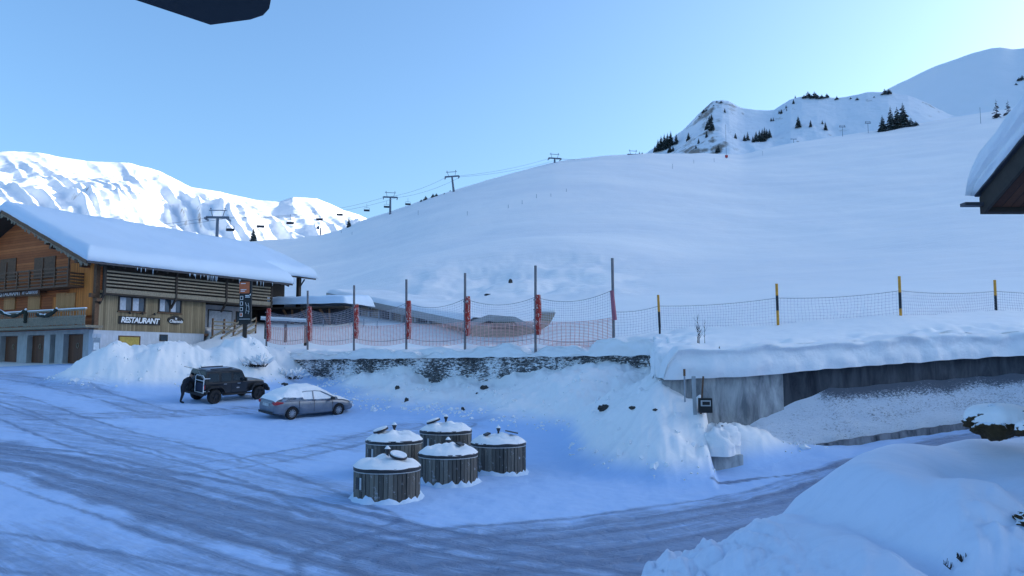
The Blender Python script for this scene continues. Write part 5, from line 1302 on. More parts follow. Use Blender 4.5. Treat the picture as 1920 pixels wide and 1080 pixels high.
# ------------------------------------------------------------------ long low gallery building running down the slope
lg0 = P(617, 549, 96); lg1 = P(884, 603, 66.5)
gd0 = Vector((lg0.x, lg0.y, lg0.z)); gd1 = Vector((lg1.x, lg1.y, lg1.z))
lod = empty('covered_gallery', (lg1.x, lg1.y, gz(lg1.x,lg1.y)), 0, 'long low grey gallery building with a sloping roof half buried in the piste snow', 'building'); OL = lod.location.copy()
ax = (gd0-gd1); axh = Vector((ax.x, ax.y, 0)).normalized(); nrm = Vector((-axh.y, axh.x, 0)); 
if nrm.y > 0: nrm = -nrm
back = -nrm
M_FAS = m_plain('grey_roof_fascia', (.36,.335,.32), .7); M_GW = m_plain('beige_wall_panel', (.34,.26,.19), .8); M_COLM = m_plain('pale_column', (.42,.42,.42), .7)
def gp(t, up, out): return gd1 + ax*t + Vector((0,0,up)) + nrm*out - OL
def slabx(t0, t1, u0, u1, o0, o1, name, mat, par=lod):
    m = MB(); m.add([gp(t,u,o) for t in (t0,t1) for u in (u0,u1) for o in (o0,o1)], [(0,1,3,2),(4,6,7,5),(0,4,5,1),(2,3,7,6),(0,2,6,4),(1,5,7,3)]); return m.build(name, mat, par)
slabx(0,1,-.62,0,.0,.35,'fascia', M_FAS); slabx(0,1,-.30,-.02,-7,-.002,'roof', M_FAS)
m = MB(); m.grid(lambda u,v: gp(u, -.02+(.42+.14*float(perlin(np.array(u*9),np.array(v*3),5)))*math.sqrt(max(0,1-(1-min(1,v/.1))**2)) + .3*v, .30-v*7.3), 60, 16); m.build('roof_snow', MSNOW, lod, smooth=True)
n_b = 12
for k in range(n_b):
    t0, t1 = k/n_b, (k+1)/n_b
    slabx(t0+.006, t1-.006, -4.2, -.63, -.75, -.6, 'wall_panel', M_GW if (k%3 or k < 2) and k < 10 else M_DARK)
for k in range(n_b+1): t = k/n_b; slabx(t-.004, t+.004, -4.2, -.63, -.5, -.32, 'column', M_COLM)
# front part, facing us, with mesh window
c0 = gd1-OL; e1 = P(966, 597, 63)-OL; e2 = P(1003, 613, 62.3)-OL
m = MB(); zt = c0.z
rp = [c0+Vector((-.1,0,.02)), P(916,590,66)-OL, P(966,594,63.6)-OL, e2]
m = MB(); th = .5
vs = []
for p in rp: B3 = Vector((0,2.5,0)); vs += [p, p+Vector((0,0,-th if p is not rp[3] else -.1)), p+B3, p+B3+Vector((0,0,-th))]
m.add(vs, [(i*4+a_, i*4+b_, (i+1)*4+b_, (i+1)*4+a_) for i in range(3) for a_, b_ in ((0,1),(1,3),(3,2),(2,0))]+[(0,1,3,2),(12,14,15,13)]); m.build('front_roof', M_FAS, lod)
m = MB(); wv = [P(884,611,66.3)-OL, P(966,603,63.8)-OL, P(1003,616,62.6)-OL, P(1003,640,62.6)-OL, P(884,640,66.3)-OL]
m.add([v+Vector((0,.25,0)) for v in wv]+[v+Vector((0,3,0)) for v in wv], [(0,1,2,3,4),(9,8,7,6,5)]+[(i,(i+1)%5,5+(i+1)%5,5+i) for i in range(5)]); m.build('front_wall', M_GW, lod)
q0 = P(922,603,64.8)-OL; q1 = P(966,603,63.6)-OL; m = MB(); m.add([q0, q1, q1+Vector((0,0,-.6)), q0+Vector((0,0,-.6)), q0+Vector((0,.1,0)), q1+Vector((0,.1,0)), q1+Vector((0,.1,-.6)), q0+Vector((0,.1,-.6))], [(0,1,2,3),(7,6,5,4),(0,4,5,1),(1,5,6,2),(2,6,7,3),(3,7,4,0)]); m.build('mesh_window', M_CGL, lod)
# second small roof piece to the right
s0 = P(1012, 588, 61); hb = empty('hut', (s0.x, s0.y, gz(s0.x+1,s0.y)-.3), 0, 'small grey hut corner in the snow just right of the gallery building', 'hut'); zt = s0.z-hb.location.z
m = MB(); m.prism([(0,zt),(1.1,zt),(1.15,zt-.1),(.75,zt-.8),(0,zt-1.3),(0,zt-1.3)][:5], lambda a,b,k: Vector((a, k*2.2, b))); m.build('hut_wall', M_GW, hb)
m = MB(); m.b2(-.1,1.2,-.1,2.3,zt+.002,zt+.10); m.build('hut_roof', M_FAS, hb); m = MB(); m.b2(-.1,1.2,-.08,2.28,zt+.102,zt+.45); m.build('hut_snow', MSNOW, hb, bevel=.12)
# snow-capped dark box by the off-roader
q = P(464, 674, 55); bx = empty('snow_capped_box', (q.x, q.y, gz(q.x,q.y)-.2), 0, 'dark box nearly buried under a round snow hood behind the black car', 'box'); zt = q.z-bx.location.z+.1
m = MB(); m.b2(-.85,.85,-.2,1.0,-.5,zt); m.build('box_body', M_CD, bx)
m = MB(); m.grid(lambda u,v: (lambda a, r_: Vector((1.25*r_*math.cos(a), .4+1.1*r_*math.sin(a), zt-.02+1.35*math.sqrt(max(0,1-r_**2.4))+.10*float(perlin(np.array(math.cos(a)*r_*2+5),np.array(math.sin(a)*r_*2),3)))))(u*2*math.pi, max(v,.001)), 36, 14); m.build('snow_hood', MSNOW, bx, smooth=True)

# ------------------------------------------------------------------ neighbouring roof on the right
rfD = 12.0; rc = P(1843, 388, rfD); nr = empty('neighbour_chalet', (rc.x, rc.y, rc.z), 0, 'corner of a neighbouring chalet roof with deep snow and brown underside at right', 'building')
M_SOF = m_planks('red_brown_soffit', (.06,.022,.012), (.12,.045,.022), 'x', .14)
sl_ = .47
def nsl(x0, x1, s0, s1, z0, z1, name, mat, par=nr, bev=0):
    m = MB(); m.add([Vector((x, -s, sl_*s+z)) for x in (x0,x1) for s in (s0,s1) for z in (z0,z1)], [(0,1,3,2),(4,6,7,5),(0,4,5,1),(2,3,7,6),(0,2,6,4),(1,5,7,3)]); return m.build(name, mat, par)
nsl(.05, 7, 0, 4.6, 0, .10, 'soffit', M_SOF); nsl(-.0, .045, -.02, 4.6, -.10, .22, 'vergeboard', M_DARK); nsl(.0, 7, -.08, -.021, -.06, .2, 'fascia', M_DARK); nsl(-.06, 7.0, -.1, 4.6, .222, .25, 'roof_sheet', M_ROOF)
m = MB(); m.b2(-.28,.02,-.03,.12,.02,.07); m.build('gutter_end', M_ROOF, nr); m = MB(); m.b2(.75,4,-.02,.14,-.09,-.02); m.build('gutter', M_ROOF, nr)
m = MB(); m.beam((.55,-.6,.15),(.55,-.6,.42),.07,.07,(1,0,0)); m.build('rafter_end', M_PIER, nr)
m = MB(); m.b2(1.6,7,-4.4,-1.0,-3.0,.3); m.build('wall', M_SOF, nr)
def nsnow(u, v):
    s = -.12+u*4.7; a = v*math.pi*.5; h = .42+.04*float(perlin(np.array(s*1.3),np.array(.5),4))
    if v < .45:
        q = v/.45; x = -.06-.12*math.sin(q*math.pi*.62)-.03*float(perlin(np.array(s*2.5),np.array(q*5),6)); z = h*.92*q
        if .30 < q < .42: x += .05
    else:
        q = (v-.45)/.55; x = -.06-.11*(1-min(1,q*6))**2 + 3.5*q*q; z = h*(.92+.10*math.sin(min(1,q*4)*math.pi/2))
    e = min(1, max(0,(s+.12)/.45)); z *= math.sqrt(1-(1-e)**2)*.98+.02
    return Vector((x, -s, sl_*s+.25+z))
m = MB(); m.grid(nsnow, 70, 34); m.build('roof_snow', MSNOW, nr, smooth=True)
# ------------------------------------------------------------------ own eave corner overhead
zc_ = 1.30; ea = empty('eave_corner', (P(395,48,3.05).x, 3.05, EYE+zc_), 0, 'dark wooden corner of the eave overhead at the top edge, left of centre', 'eave')
def atz(px, py, z): r = ray(px, py); t = z/r.z; return Vector((r.x*t, r.y*t, EYE+z))-ea.location
pl_ = [atz(395,48,zc_), atz(470,38,zc_), atz(494,30,zc_), atz(505,18,zc_), atz(520,-60,zc_), atz(540,-500,zc_), atz(-300,-500,zc_), atz(80,-56,zc_), atz(250,0,zc_)]
m = MB(); m.prism([(p.x,p.y) for p in pl_], lambda a,b,k: Vector((a,b,.16*k))); m.build('underside_board', m_plain('black_stained_board', (.012,.012,.012), .7), ea, bevel=.006)
m = MB()
q = [(p.x*1.0+.004,p.y+.012) for p in pl_]; m.prism([(p.x,p.y+.02) for p in pl_], lambda a,b,k: Vector((a,b,.165+.10*k))); m.build('roof_layer', M_DARK, ea)
# ------------------------------------------------------------------ chairlift
random.seed(5)
M_TOW = m_plain('grey_lift_steel', (.12,.15,.20), .5, .4, .3, bs=0)
lift_dir = None
def make_tower(h, yaw, scale=1):
    t = empty('lift_tower', (0,0,0), yaw)
    m = MB(); m.tube([(0,0,-1.5),(0,0,h)], [.55,.38], 12); m.build('mast', M_TOW, t)
    m = MB(); m.b2(-3.1,3.1,-.28,.28,h-.25,h+.35); ca = m.build('crossarm', M_TOW, t)
    for sg in (-1,1):
        m = MB(); m.b2(sg*3.0-.12,sg*3.0+.12,-1.9,1.9,h-.75,h-.45); m.b2(sg*3.0-.06,sg*3.0+.06,-.2,.2,h-.5,h+.1); sh = m.build('sheave_beam', M_TOW, ca)
        for q in range(6): m = MB(); m.tube([(sg*3.0-.16,-1.6+q*.64,h-.40),(sg*3.0+.16,-1.6+q*.64,h-.40)], .20, 10); m.build('sheave_wheel', M_TOW, ca) if q in (0,2,3,5) else None
        m = MB(); m.beam((sg*1.4,0,h+.3),(sg*1.9,0,h+2.1),.16,.16,(0,1,0)); m.build('frame_leg', M_TOW, t)
        m = MB(); m.box((sg*1.9,0,h+2.55),(.30,.3,.30)); m.tube([(sg*1.9,0,h+2.1),(sg*1.9,0,h+2.5)], .06, 5); m.build('hoist_block', M_TOW, t)
    m = MB(); m.b2(-2.4,2.4,-.12,.12,h+1.95,h+2.15); m.build('top_beam', M_TOW, t)
    m = MB(); m.b2(-3.4,-2.6,-.6,.6,h-.02,h+.04); m.build('walkway', M_TOW, t)
    return t
TW = [ # px, head py (crossarm), distance, base py, label
 (408, 408, 220, None, 'nearest chairlift tower rising behind the chalet roof'),
 (732, 370, 345, 393, 'chairlift tower on the slope edge with chairs hanging on both sides'),
 (851, 331, 345, 356, 'leaning chairlift tower with a tall mast, second on the right slope edge'),
 (1040, 297, 388, 307, 'chairlift tower showing a short mast above the middle of the ridge'),
 (1187, 290, 430, 294, 'chairlift tower head just showing over the ridge left of the rocky hill')]
heads = []; prev = None
for i, (px, ph, d, pb, lab) in enumerate(TW):
    hd_ = P(px, ph, d)
    if pb: base = land(px, pb+1.5, 'slope', d0=d*.75, d1=d*1.35); base = Vector((hd_.x, d, min(gz(hd_.x, d), hd_.z-2)))
    else: base = Vector((hd_.x, d, gz(hd_.x, d)))
    h = hd_.z-base.z
    t = make_tower(h, math.radians(12 if i else 5)); t.location = base; tag(t, lab, 'lift tower', 'chairlift towers')
    if i == 2: t.rotation_euler.y = math.radians(-7)
    heads.append(Vector((hd_.x, d, hd_.z)))
heads = [P(-300, 455, 120)] + heads + [P(1330, 300, 520)]
M_CAB = m_plain('lift_cable', (.06,.08,.12), .5, bs=0)
def cabpt(i, u, sg):
    a, b = heads[i], heads[i+1]; p = a.lerp(b, u); p.z -= (3.0 if i != 1 else 5.0)*4*u*(1-u)*.5; return p+Vector((sg*3.0,0,-.1))
for sg, lb in ((-1,'far-side steel cable of the chairlift running from tower to tower'),(1,'near-side steel cable of the chairlift carrying most of the chairs')):
    m = MB(); m.tube([cabpt(i, q/8, sg) for i in range(len(heads)-1) for q in range(8)], .045, 5); o = m.build('lift_cable', M_CAB); tag(o, lb, 'cable', 'chairlift cables')
M_CHS = m_plain('dark_chair_pads', (.02,.03,.05), .6, bs=0)
def make_chair():
    c = empty('chairlift_chair', (0,0,0)); m = MB(); m.tube([(0,0,0),(0,0,-1.0),(0,.3,-1.6)], .06, 6); m.build('hanger', M_TOW, c)
    m = MB(); m.tube([(-1.15,0,-3.1),(-1.15,.3,-2.0),(-.95,.3,-1.65),(.95,.3,-1.65),(1.15,.3,-2.0),(1.15,0,-3.1)], .05, 6); m.build('bail_frame', M_TOW, c)
    m = MB(); m.b2(-1.15,1.15,-.35,.25,-3.2,-3.05); m.build('seat', M_CHS, c, bevel=.03); m = MB(); m.b2(-1.15,1.15,.2,.32,-3.05,-2.35); m.build('backrest', M_CHS, c)
    m = MB(); m.tube([(-1.0,-.35,-2.6),(1.0,-.35,-2.6)], .03, 5); m.build('safety_bar', M_TOW, c)
    return c
cp = make_chair(); first = True
for (px, py, k_) in ((428,413,1),(485,408,1),(541,402,1),(596,397,1),(635,389,1),(685,382,1),(723,376,1),(763,371,1)):
    # hang point: where the cable passes this column
    best = None
    for i in range(len(heads)-1):
        for q in range(101):
            for sg in (-1,1):
                p = cabpt(i, q/100, sg); X = 960+FPX*CP*p.x/p.y
                if best is None or abs(X-px) < best[0]: best = (abs(X-px), p) if (p.y > 150) else best
    p = best[1]; o = cp if first else copy_tree(cp); first = False
    z_t = P(px, py, p.y).z
    o.location = (p.x, p.y, z_t); o.rotation_euler.z = math.radians(10)
    tag(o, {428:'empty chairlift chair just right of the nearest tower', 485:'empty chairlift chair above the dark spruce behind the chalet roof',541:'empty chairlift chair against the sunlit mountain, third from the nearest tower',596:'empty chairlift chair above the small snow gun mast',635:'empty chairlift chair above the lone tree on the skyline',685:'empty chairlift chair against blue sky where the sunlit mountain ends',723:'empty chairlift chair left of the tower on the slope edge',763:'empty chairlift chair right of the tower on the slope edge'}[px], 'chair', 'chairs hanging from the lift')
# fix the rope to the chairs' height: short upper hanger is part of each chair

# ------------------------------------------------------------------ conifers
def m_needle(name, c1, c2, snow):
    n = N(name); v = n.geo(); a = n.noise(v, .9, 4, .6); g = n.n('ShaderNodeNewGeometry'); sx = n.n('ShaderNodeSeparateXYZ'); n.l(g.outputs['Normal'], sx.inputs[0])
    col = n.mix(n.ramp(a, [(.35,0),(.65,1)]), c1, c2)
    if snow:
        b = n.noise(v, 2.5, 3, .6); k = n.ramp(n.math('MULTIPLY', n.math('ABSOLUTE', sx.outputs[2]), b), [(.40,0),(.50,1)]); col = n.mix(n.math('MULTIPLY', k, snow), col, (.75,.8,.86))
    return n.set(col, .85, .15)
M_NDL = m_needle('dark_spruce_needles', (.010,.018,.018), (.030,.045,.040), .6); M_LAR = m_needle('brown_larch_twigs', (.05,.045,.055), (.11,.10,.11), .3)
M_TRK = m_plain('tree_bark', (.05,.035,.03), .9)
def conifer_meshes(seed, h=12, rad=3.3, tiers=18, per=15, droop=.55, sparse=0, broad=1.0):
    rnd = random.Random(seed); m = MB()
    for t in range(tiers):
        f = t/(tiers-1); z = h*(.06+.92*f); R = rad*broad*(1-f)**.85+.10; 
        for k in range(max(4, int(per*(1-.45*f)))):
            if rnd.random() < sparse: continue
            a = rnd.uniform(0, 2*math.pi); r_ = R*rnd.uniform(.65,1.15); wd = r_*rnd.uniform(.26,.42); dz = -r_*droop*rnd.uniform(.6,1.2); z0 = z+rnd.uniform(-.3,.3)*h/tiers
            ca, sa = math.cos(a), math.sin(a)
            def pt(q, s, dzz=0): return (ca*q*r_-sa*s*wd, sa*q*r_+ca*s*wd, z0+dz*q*q+.12*r_*q+dzz)
            m.add([pt(.02,0), pt(.45,.95,-.12*r_), pt(.45,0,.03), pt(.45,-.95,-.12*r_), pt(.8,.6,-.14*r_), pt(.8,0), pt(.8,-.6,-.14*r_), pt(1.05,0,-.05*r_)],
                  [(0,1,2),(0,2,3),(1,4,5,2),(2,5,6,3),(4,7,5),(5,7,6)])
    top = MB(); top.tube([(0,0,-.6),(0,0,h*.5),(0,0,h)], [h*.018,h*.011,.02], 6)
    a_ = m.build('crown', M_NDL, fix=False); b_ = top.build('trunk', M_TRK)
    me, mt = a_.data, b_.data; bpy.data.objects.remove(a_); bpy.data.objects.remove(b_); return me, mt
CON = [conifer_meshes(1), conifer_meshes(2, 12, 2.9, 17, 13), conifer_meshes(3, 12, 3.6, 16, 14, broad=1.05)]
LAR = conifer_meshes(7, 12, 3.2, 15, 7, .35, .25)
LAR[0].materials.clear(); LAR[0].materials.append(M_LAR)
BUSH = conifer_meshes(9, 5, 3.4, 9, 10, .3)
def tree(p, h, kind, lab, group, name='conifer', cat='tree'):
    me, mt = (LAR if kind == 'larch' else BUSH if kind == 'bush' else CON[random.randrange(3)])
    base_h = 5 if kind == 'bush' else 12
    e = empty(name, p, random.uniform(0, 6.28), lab, cat, group); s_ = h/base_h; e.scale = (s_, s_, s_)
    for nm, dd in (('crown', me),('trunk', mt)): o = bpy.data.objects.new(nm, dd); COL.objects.link(o); o.parent = e
    return e
def trees(lst, kind, where, lab, group, d0=60, d1=1400, name='conifer'):
    for (px, pb, hp) in lst:
        p = land(px, pb, where, d0, d1); tree(p, hp/FPX*p.y, kind, lab if isinstance(lab, str) else lab[lst.index((px,pb,hp))], group, name)
trees([(1655,247,33),(1671,244,48),(1683,241,44),(1694,238,49)], 'c', 'slope', ['leftmost and shortest spruce of the snow-dusted clump on the right skyline','tall spruce, second from left in the clump on the right skyline','inner spruce, third from left in the clump on the right skyline','tallest spruce at the right of the clump on the right skyline'], 'spruces of the clump on the right skyline')
trees([(1708,238,18),(1717,236,10)], 'bush', 'slope', ['round leafless bush right of the spruce clump','smallest leafless bush at the right end of the spruce clump'], 'bushes beside the spruce clump', name='bush')
trees([(1869,222,38),(1891,219,34)], 'larch', 'slope', ['sparse larch by the snowy neighbouring roof, left one','sparse larch by the snowy neighbouring roof, right one'], 'larches by the neighbouring roof', name='larch')
trees([(475,449,30)], 'c', 'slope', 'dark spruce standing alone just behind the chalet roof end', 'lone spruces on the left', 150, 500)
trees([(654,426,20)], 'c', 'slope', 'broad dark spruce alone on the left skyline by the sunlit mountain', 'lone spruces on the left', 200, 500)
trees([(798,375,9),(812,370,8),(818,368,7),(790,378,5),(833,364,3),(844,359,3)], 'bush', 'slope', 'tiny dark shrub poking over the skyline beside the leaning lift tower', 'shrubs on the skyline', 200, 500, 'shrub')
trees([(1199,289,6),(1204,289,5)], 'c', 'slope', 'tiny spruce tip on the ridge right of the last lift tower head', 'spruce tips on the ridge', 250, 600)
trees([(1234,285,24),(1240,284,30),(1246,281,32),(1252,278,30),(1258,275,30),(1268,272,22),(1228,286,14),(1256,286,18),(1262,284,12)], 'c', 'rocky', 'dark spruce packed in the wood on the left foot of the rocky hill', 'spruces at the left foot of the rocky hill', 500)
trees([(1291,263,16),(1310,270,12),(1325,258,14),(1334,248,28),(1330,236,20),(1334,228,14),(1326,243,18),(1359,214,10),(1347,286,18),(1343,287,12),(1379,260,12),(1396,265,14),(1402,264,18),(1305,282,8)], 'c', 'rocky', 'dark spruce scattered alone on the open face of the rocky hill', 'spruces on the face of the rocky hill', 500)
trees([(1412,268,14),(1418,266,22),(1424,265,24),(1430,266,26),(1434,262,26),(1438,262,20),(1443,258,18)], 'c', 'rocky', 'dark spruce in the dense clump at the hill foot left of the rock outcrop', 'spruces of the clump left of the outcrop', 500)
trees([(1497,240,24),(1520,240,15),(1542,236,9),(1548,245,18),(1446,229,8),(1450,228,8)], 'c', 'rocky', 'dark spruce near the rock outcrop on the right part of the rocky hill', 'spruces near the rock outcrop', 500)
trees([(1488,197,10),(1491,182,6),(1465,214,10),(1461,216,8),(1474,204,6),(1475,208,5)], 'c', 'rocky', 'small dark spruce on the hill shoulder near the two upper lift pylons', 'spruces on the hill shoulder', 500)
trees([(1508,186,8),(1515,186,13),(1522,187,8),(1527,186,13),(1534,186,9),(1541,185,9),(1550,183,9)], 'bush', 'rocky', 'dark dwarf pine in the row along the crest of the rocky hill', 'dwarf pines on the crest', 500, name='dwarf_pine')
trees([(1569,188,8),(1595,186,4),(1607,188,6),(1659,180,12),(1666,179,11),(1639,184,3)], 'bush', 'rocky', 'single dark dwarf pine on the crest right of the row', 'single dwarf pines right of the row', 500, name='dwarf_pine')
trees([(1344,194,4),(1352,193,5),(1325,208,4),(1319,214,7),(1311,221,3),(1338,200,3)], 'bush', 'rocky', 'tiny dark pine along the steep left edge of the summit', 'pines along the summit edge', 500, name='dwarf_pine')
trees([(1911,152,8),(1917,150,10),(1905,160,5)], 'bush', 'right', 'dark shrub among rocks near the right border above the neighbouring roof', 'shrubs on the far right slope', 1000, 3000, name='shrub')
# ---- drag-lift pylons and far lift towers on the hill
def pylon(px, pt, pb, w_, where, lab, group='far lift pylons'):
    p = land(px, pb, where, 60, 1400); s_ = p.y/FPX; h = (pb-pt)*s_; e = empty('lift_pylon', p, 0, lab, 'lift pylon', group)
    m = MB(); m.tube([(0,0,-1),(0,0,h*.86)], [.09*max(1,p.y/300),.07*max(1,p.y/300)], 8); m.build('mast', M_TOW, e)
    m = MB(); m.b2(-w_*s_/2,w_*s_/2,-.2,.2,h*.82,h*.88); ca = m.build('crossarm', M_TOW, e)
    m = MB(); m.b2(-w_*s_/2*.9,w_*s_/2*.9,-.15,.15,h*.98,h); m.b2(-w_*s_*.42,-w_*s_*.36,-.1,.1,h*.88,h*.98); m.b2(w_*s_*.36,w_*s_*.42,-.1,.1,h*.88,h*.98); m.build('top_frame', M_TOW, ca)
pylon(1580,234,256,12,'slope','grey lift pylon on the open slope, left of the pair before the spruce clump'); pylon(1628,227,250,11,'slope','grey lift pylon on the open slope directly left of the spruce clump')
pylon(1467,193,203,7,'rocky','small lift pylon on the hill shoulder, the higher one'); pylon(1438,205,216,8,'rocky','small lift pylon left on the saddle of the rocky hill')
pylon(1488,256,264,12,'slope','lift pylon head low under the rock outcrop')
# ---- red snow gun with tall thin mast
p = land(1362, 297, 'slope', 200, 700); s_ = p.y/FPX; sg_ = empty('snow_gun', p, 0, 'red snow-making unit with a very tall thin mast on the ridge', 'snow gun')
m = MB(); m.tube([(0,0,-1),(0,0,66*s_)], [.12,.06], 6); m.build('mast', M_TOW, sg_); m = MB(); m.box((0,-.3,1.1),(1.6,1.0,1.5)); m.build('red_cover', m_plain('red_cover', (.45,.03,.03), .6), sg_, bevel=.2)
m = MB(); m.tube([(0,0,-.5),(0,-.35,1.2)], .4, 8); m.build('stand', M_TOW, sg_)
p = land(601, 438, 'slope', 150, 700); s_ = p.y/FPX; f_ = empty('snow_gun', p, 0, 'small fan snow gun with a round nozzle on the left slope below the chairs', 'snow gun')
m = MB(); m.tube([(0,0,-.5),(0,0,14*s_)], .35, 8); m.build('mast', M_TOW, f_); m = MB(); m.tube([(-1.4,-.2,13*s_),(-.8,-.9,16*s_)], [.8,.6], 14); m.build('fan_barrel', M_TOW, f_)
# ---- piste marker stakes
for i, (px, pb, hp) in enumerate([(784,404,9),(876,404,8),(953,391,7),(979,383,8),(1006,372,8),(1033,369,6),(1062,360,6),(1261,317,10),(1301,307,7),(1339,304,8),(1430,292,9),(660,440,5),(640,437,5)]):
    p = land(px, pb, 'slope'); s_ = p.y/FPX; e = empty('piste_stake', p, 0, 'thin marker stake far up on the smooth ski slope', 'stake', 'marker stakes on the slope')
    m = MB(); m.tube([(0,0,-.5),(0,0,hp*s_)], .05, 5); m.build('shaft', M_TOW, e)
for i, (px, pb, hp) in enumerate([(606,612,13),(630,610,14),(656,613,14),(682,613,15),(707,616,14)]):
    p = land(px, pb, 'slope', 62, 200); s_ = p.y/FPX; e = empty('net_stake', p, 0, 'short dark net stake in the blue snow between the annex and the gallery', 'stake', 'short stakes behind the net fence')
    m = MB(); m.tube([(0,0,-.5),(0,0,hp*s_)], .045, 6); m.build('shaft', M_TOW, e)
p = land(1839, 232, 'slope', 200, 900); e = empty('lift_mast', p, 0, 'single thin grey mast on the slope left of the larches', 'mast'); m = MB(); m.tube([(0,0,-1),(0,0,32/FPX*p.y)], .13, 6); m.build('shaft', M_TOW, e)
# ------------------------------------------------------------------ rocks, boulders and twigs
M_ROCK = m_plain('dark_wet_rock', (.045,.042,.04), .85, var=.5, sc=3, bs=.8)
def m_snowrock():
    n = N('moss_rock_with_frost'); a = n.noise(n.coord('Object'), 9, 6, .7, .5); g = n.n('ShaderNodeNewGeometry'); sx = n.n('ShaderNodeSeparateXYZ'); n.l(g.outputs['Normal'], sx.inputs[0])
    k = n.ramp(n.math('ADD', n.math('MULTIPLY', sx.outputs[2], .35), a), [(.60,0),(.66,1)]); b = n.noise(n.coord('Object'), 22, 5, .6)
    n.bump(b, .9, .02); return n.set(n.mix(k, n.mix(b, (.02,.013,.007), (.10,.065,.03)), (.78,.82,.88)), .85, .2)
M_SROCK = m_snowrock()
def rock(c, sz, seed, mat, name, lab, cat, group=None, nn=20, snow=None):
    e = MB()
    def f(u, v):
        a = u*2*math.pi; b = (v-.5)*math.pi; d = Vector((math.cos(a)*math.cos(b), math.sin(a)*math.cos(b), math.sin(b)))
        k = 1+.38*float(perlin(np.array(d.x*1.6+seed), np.array(d.y*1.6+d.z*2.1), seed))+.22*float(perlin(np.array(d.x*4+seed), np.array(d.y*4+d.z*5), seed+1))
        return Vector((d.x*sz[0]*k, d.y*sz[1]*k, d.z*sz[2]*k))
    e.grid(f, nn, nn//2)
    if snow is None:
        o = e.build(name, mat); o.location = c; return tag(o, lab, cat, group)
    r0 = empty(name, c, 0, lab, cat, group); e.build('rock_body', mat, r0, smooth=True)
    s = MB()
    def fs(u, v):
        a = u*2*math.pi; edge = 1+.10*float(perlin(np.array(math.cos(a)*2.2+seed), np.array(math.sin(a)*2.2), seed+5))+.05*float(perlin(np.array(math.cos(a)*6+seed), np.array(math.sin(a)*6), seed+6))
        dr = .12*float(perlin(np.array(math.cos(a)*2.6+seed), np.array(math.sin(a)*2.6), seed+7))+.07*float(perlin(np.array(math.cos(a)*8+seed), np.array(math.sin(a)*8), seed+8))
        q = v; rr = math.sin(q*math.pi*.5)**.8 if q < 1 else 1; z = snow*math.cos(q*math.pi*.5)**.7 if q < 1 else 0
        return Vector((sz[0]*1.10*edge*rr*math.cos(a), sz[1]*1.10*edge*rr*math.sin(a), sz[2]*.15 + z + (dr-.10)*q**4*sz[2]*2))
    s.grid(fs, 64, 18); s.build('snow_hood', MSNOW, r0, smooth=True); return r0
def onland(px, py, d0=20, d1=100, up=0): p = land(px, py, 'slope', d0, d1, .0015); p.z += up; return p
RK = [(1133,767,.24,.17,'dark stone poking out of the snow bank, the largest one'),(1187,766,.16,.06,'thin dark stone in the bank right of the largest stone'),(1228,771,.08,.05,'tiny dark speck of stone furthest right in the bank'),(762,752,.12,.20,'dark stub of rock in the bank above the back row of bins'),(745,728,.15,.16,'dark rock showing under the left half of the gabion wall'),
      (908,728,.22,.12,'dark rock close under the middle of the gabion wall'),(868,770,.10,.16,'narrow rock in the bank above the rearmost bin'),(895,738,.10,.06,'flat dark chip of rock left in the bank'),(534,722,.25,.14,'dark rock beside the nose of the black car')]
for (px, py, a_, b__, lab) in RK:
    p = onland(px, py); o = rock(p, (a_, a_*.7, b__), px, M_ROCK, 'stone', lab, 'stone', 'stones in the snow bank', 14)
for (px, py, a_, b__, lab) in ((957,530,.28,.5,'black pointed rock high in the rolled snow bank behind the poles'),(916,553,.6,.14,'flat grey rock below the black pointed rock')):
    p = onland(px, py, 80, 300); rock(p, (a_, a_*.7, b__), px, M_ROCK, 'slope_stone', lab, 'stone', None, 12)
p = P(1872, 790, 10.3); rock(p, (.36,.30,.20), 5, M_SROCK, 'boulder', 'dark mossy boulder under a thick snow hood at the right edge', 'boulder', None, 40, snow=.20)
p = P(1935, 806, 9.6); rock(p, (.16,.16,.10), 8, M_SROCK, 'boulder', 'small dark rock beside the snow-hooded boulder at the right border', 'boulder', None, 24, snow=.10)
p = land(1918, 985, 'slope', 4, 14, .001); rock(p+Vector((.05,0,.02)), (.13,.12,.10), 12, M_SROCK, 'boulder', 'rounded dark stone low at the right border in the foreground snow', 'boulder', None, 24)
M_TWG = m_plain('dark_twig', (.03,.022,.018), .9, bs=0)
def shrub(p, h, n, lab, spread=.35, seed=0, name='bare_shrub', th=.012, group=None):
    rnd = random.Random(seed); e = empty(name, p, 0, lab, 'shrub', group)
    for k in range(n):
        a = rnd.uniform(0, 6.28); ln = Vector((math.cos(a)*spread*rnd.random(), math.sin(a)*spread*rnd.random(), 1)); pts = [Vector((rnd.uniform(-.05,.05),0,-.1))]
        for q in range(1,7): pts.append(pts[0]+ln*(h*q/6*rnd.uniform(.93,1.05))*(.6+.4*(k==0)))
        m = MB(); m.tube(pts, [th*(1-.13*q) for q in range(7)], 5)
        for q in range(2,6):
            for s in range(2):
                b = rnd.uniform(0,6.28); d = Vector((math.cos(b)*.8, math.sin(b)*.4, .9))*h*rnd.uniform(.10,.24); m.tube([pts[q], pts[q]+d*.6, pts[q]+d+Vector((0,0,.03))], [th*.5,th*.4,th*.2], 4)
        m.build('stem', M_TWG, e)
p = onland(1309, 643, 25, 60); shrub(p, 60/FPX*p.y, 3, 'leafless young tree standing in the snow shelf above the retaining wall', .12, 3, 'sapling', .014)
p = onland(1323, 643, 25, 60); shrub(p, 46/FPX*p.y, 1, 'thin leafless sprout right beside the young tree', .05, 4, 'sapling', .012)
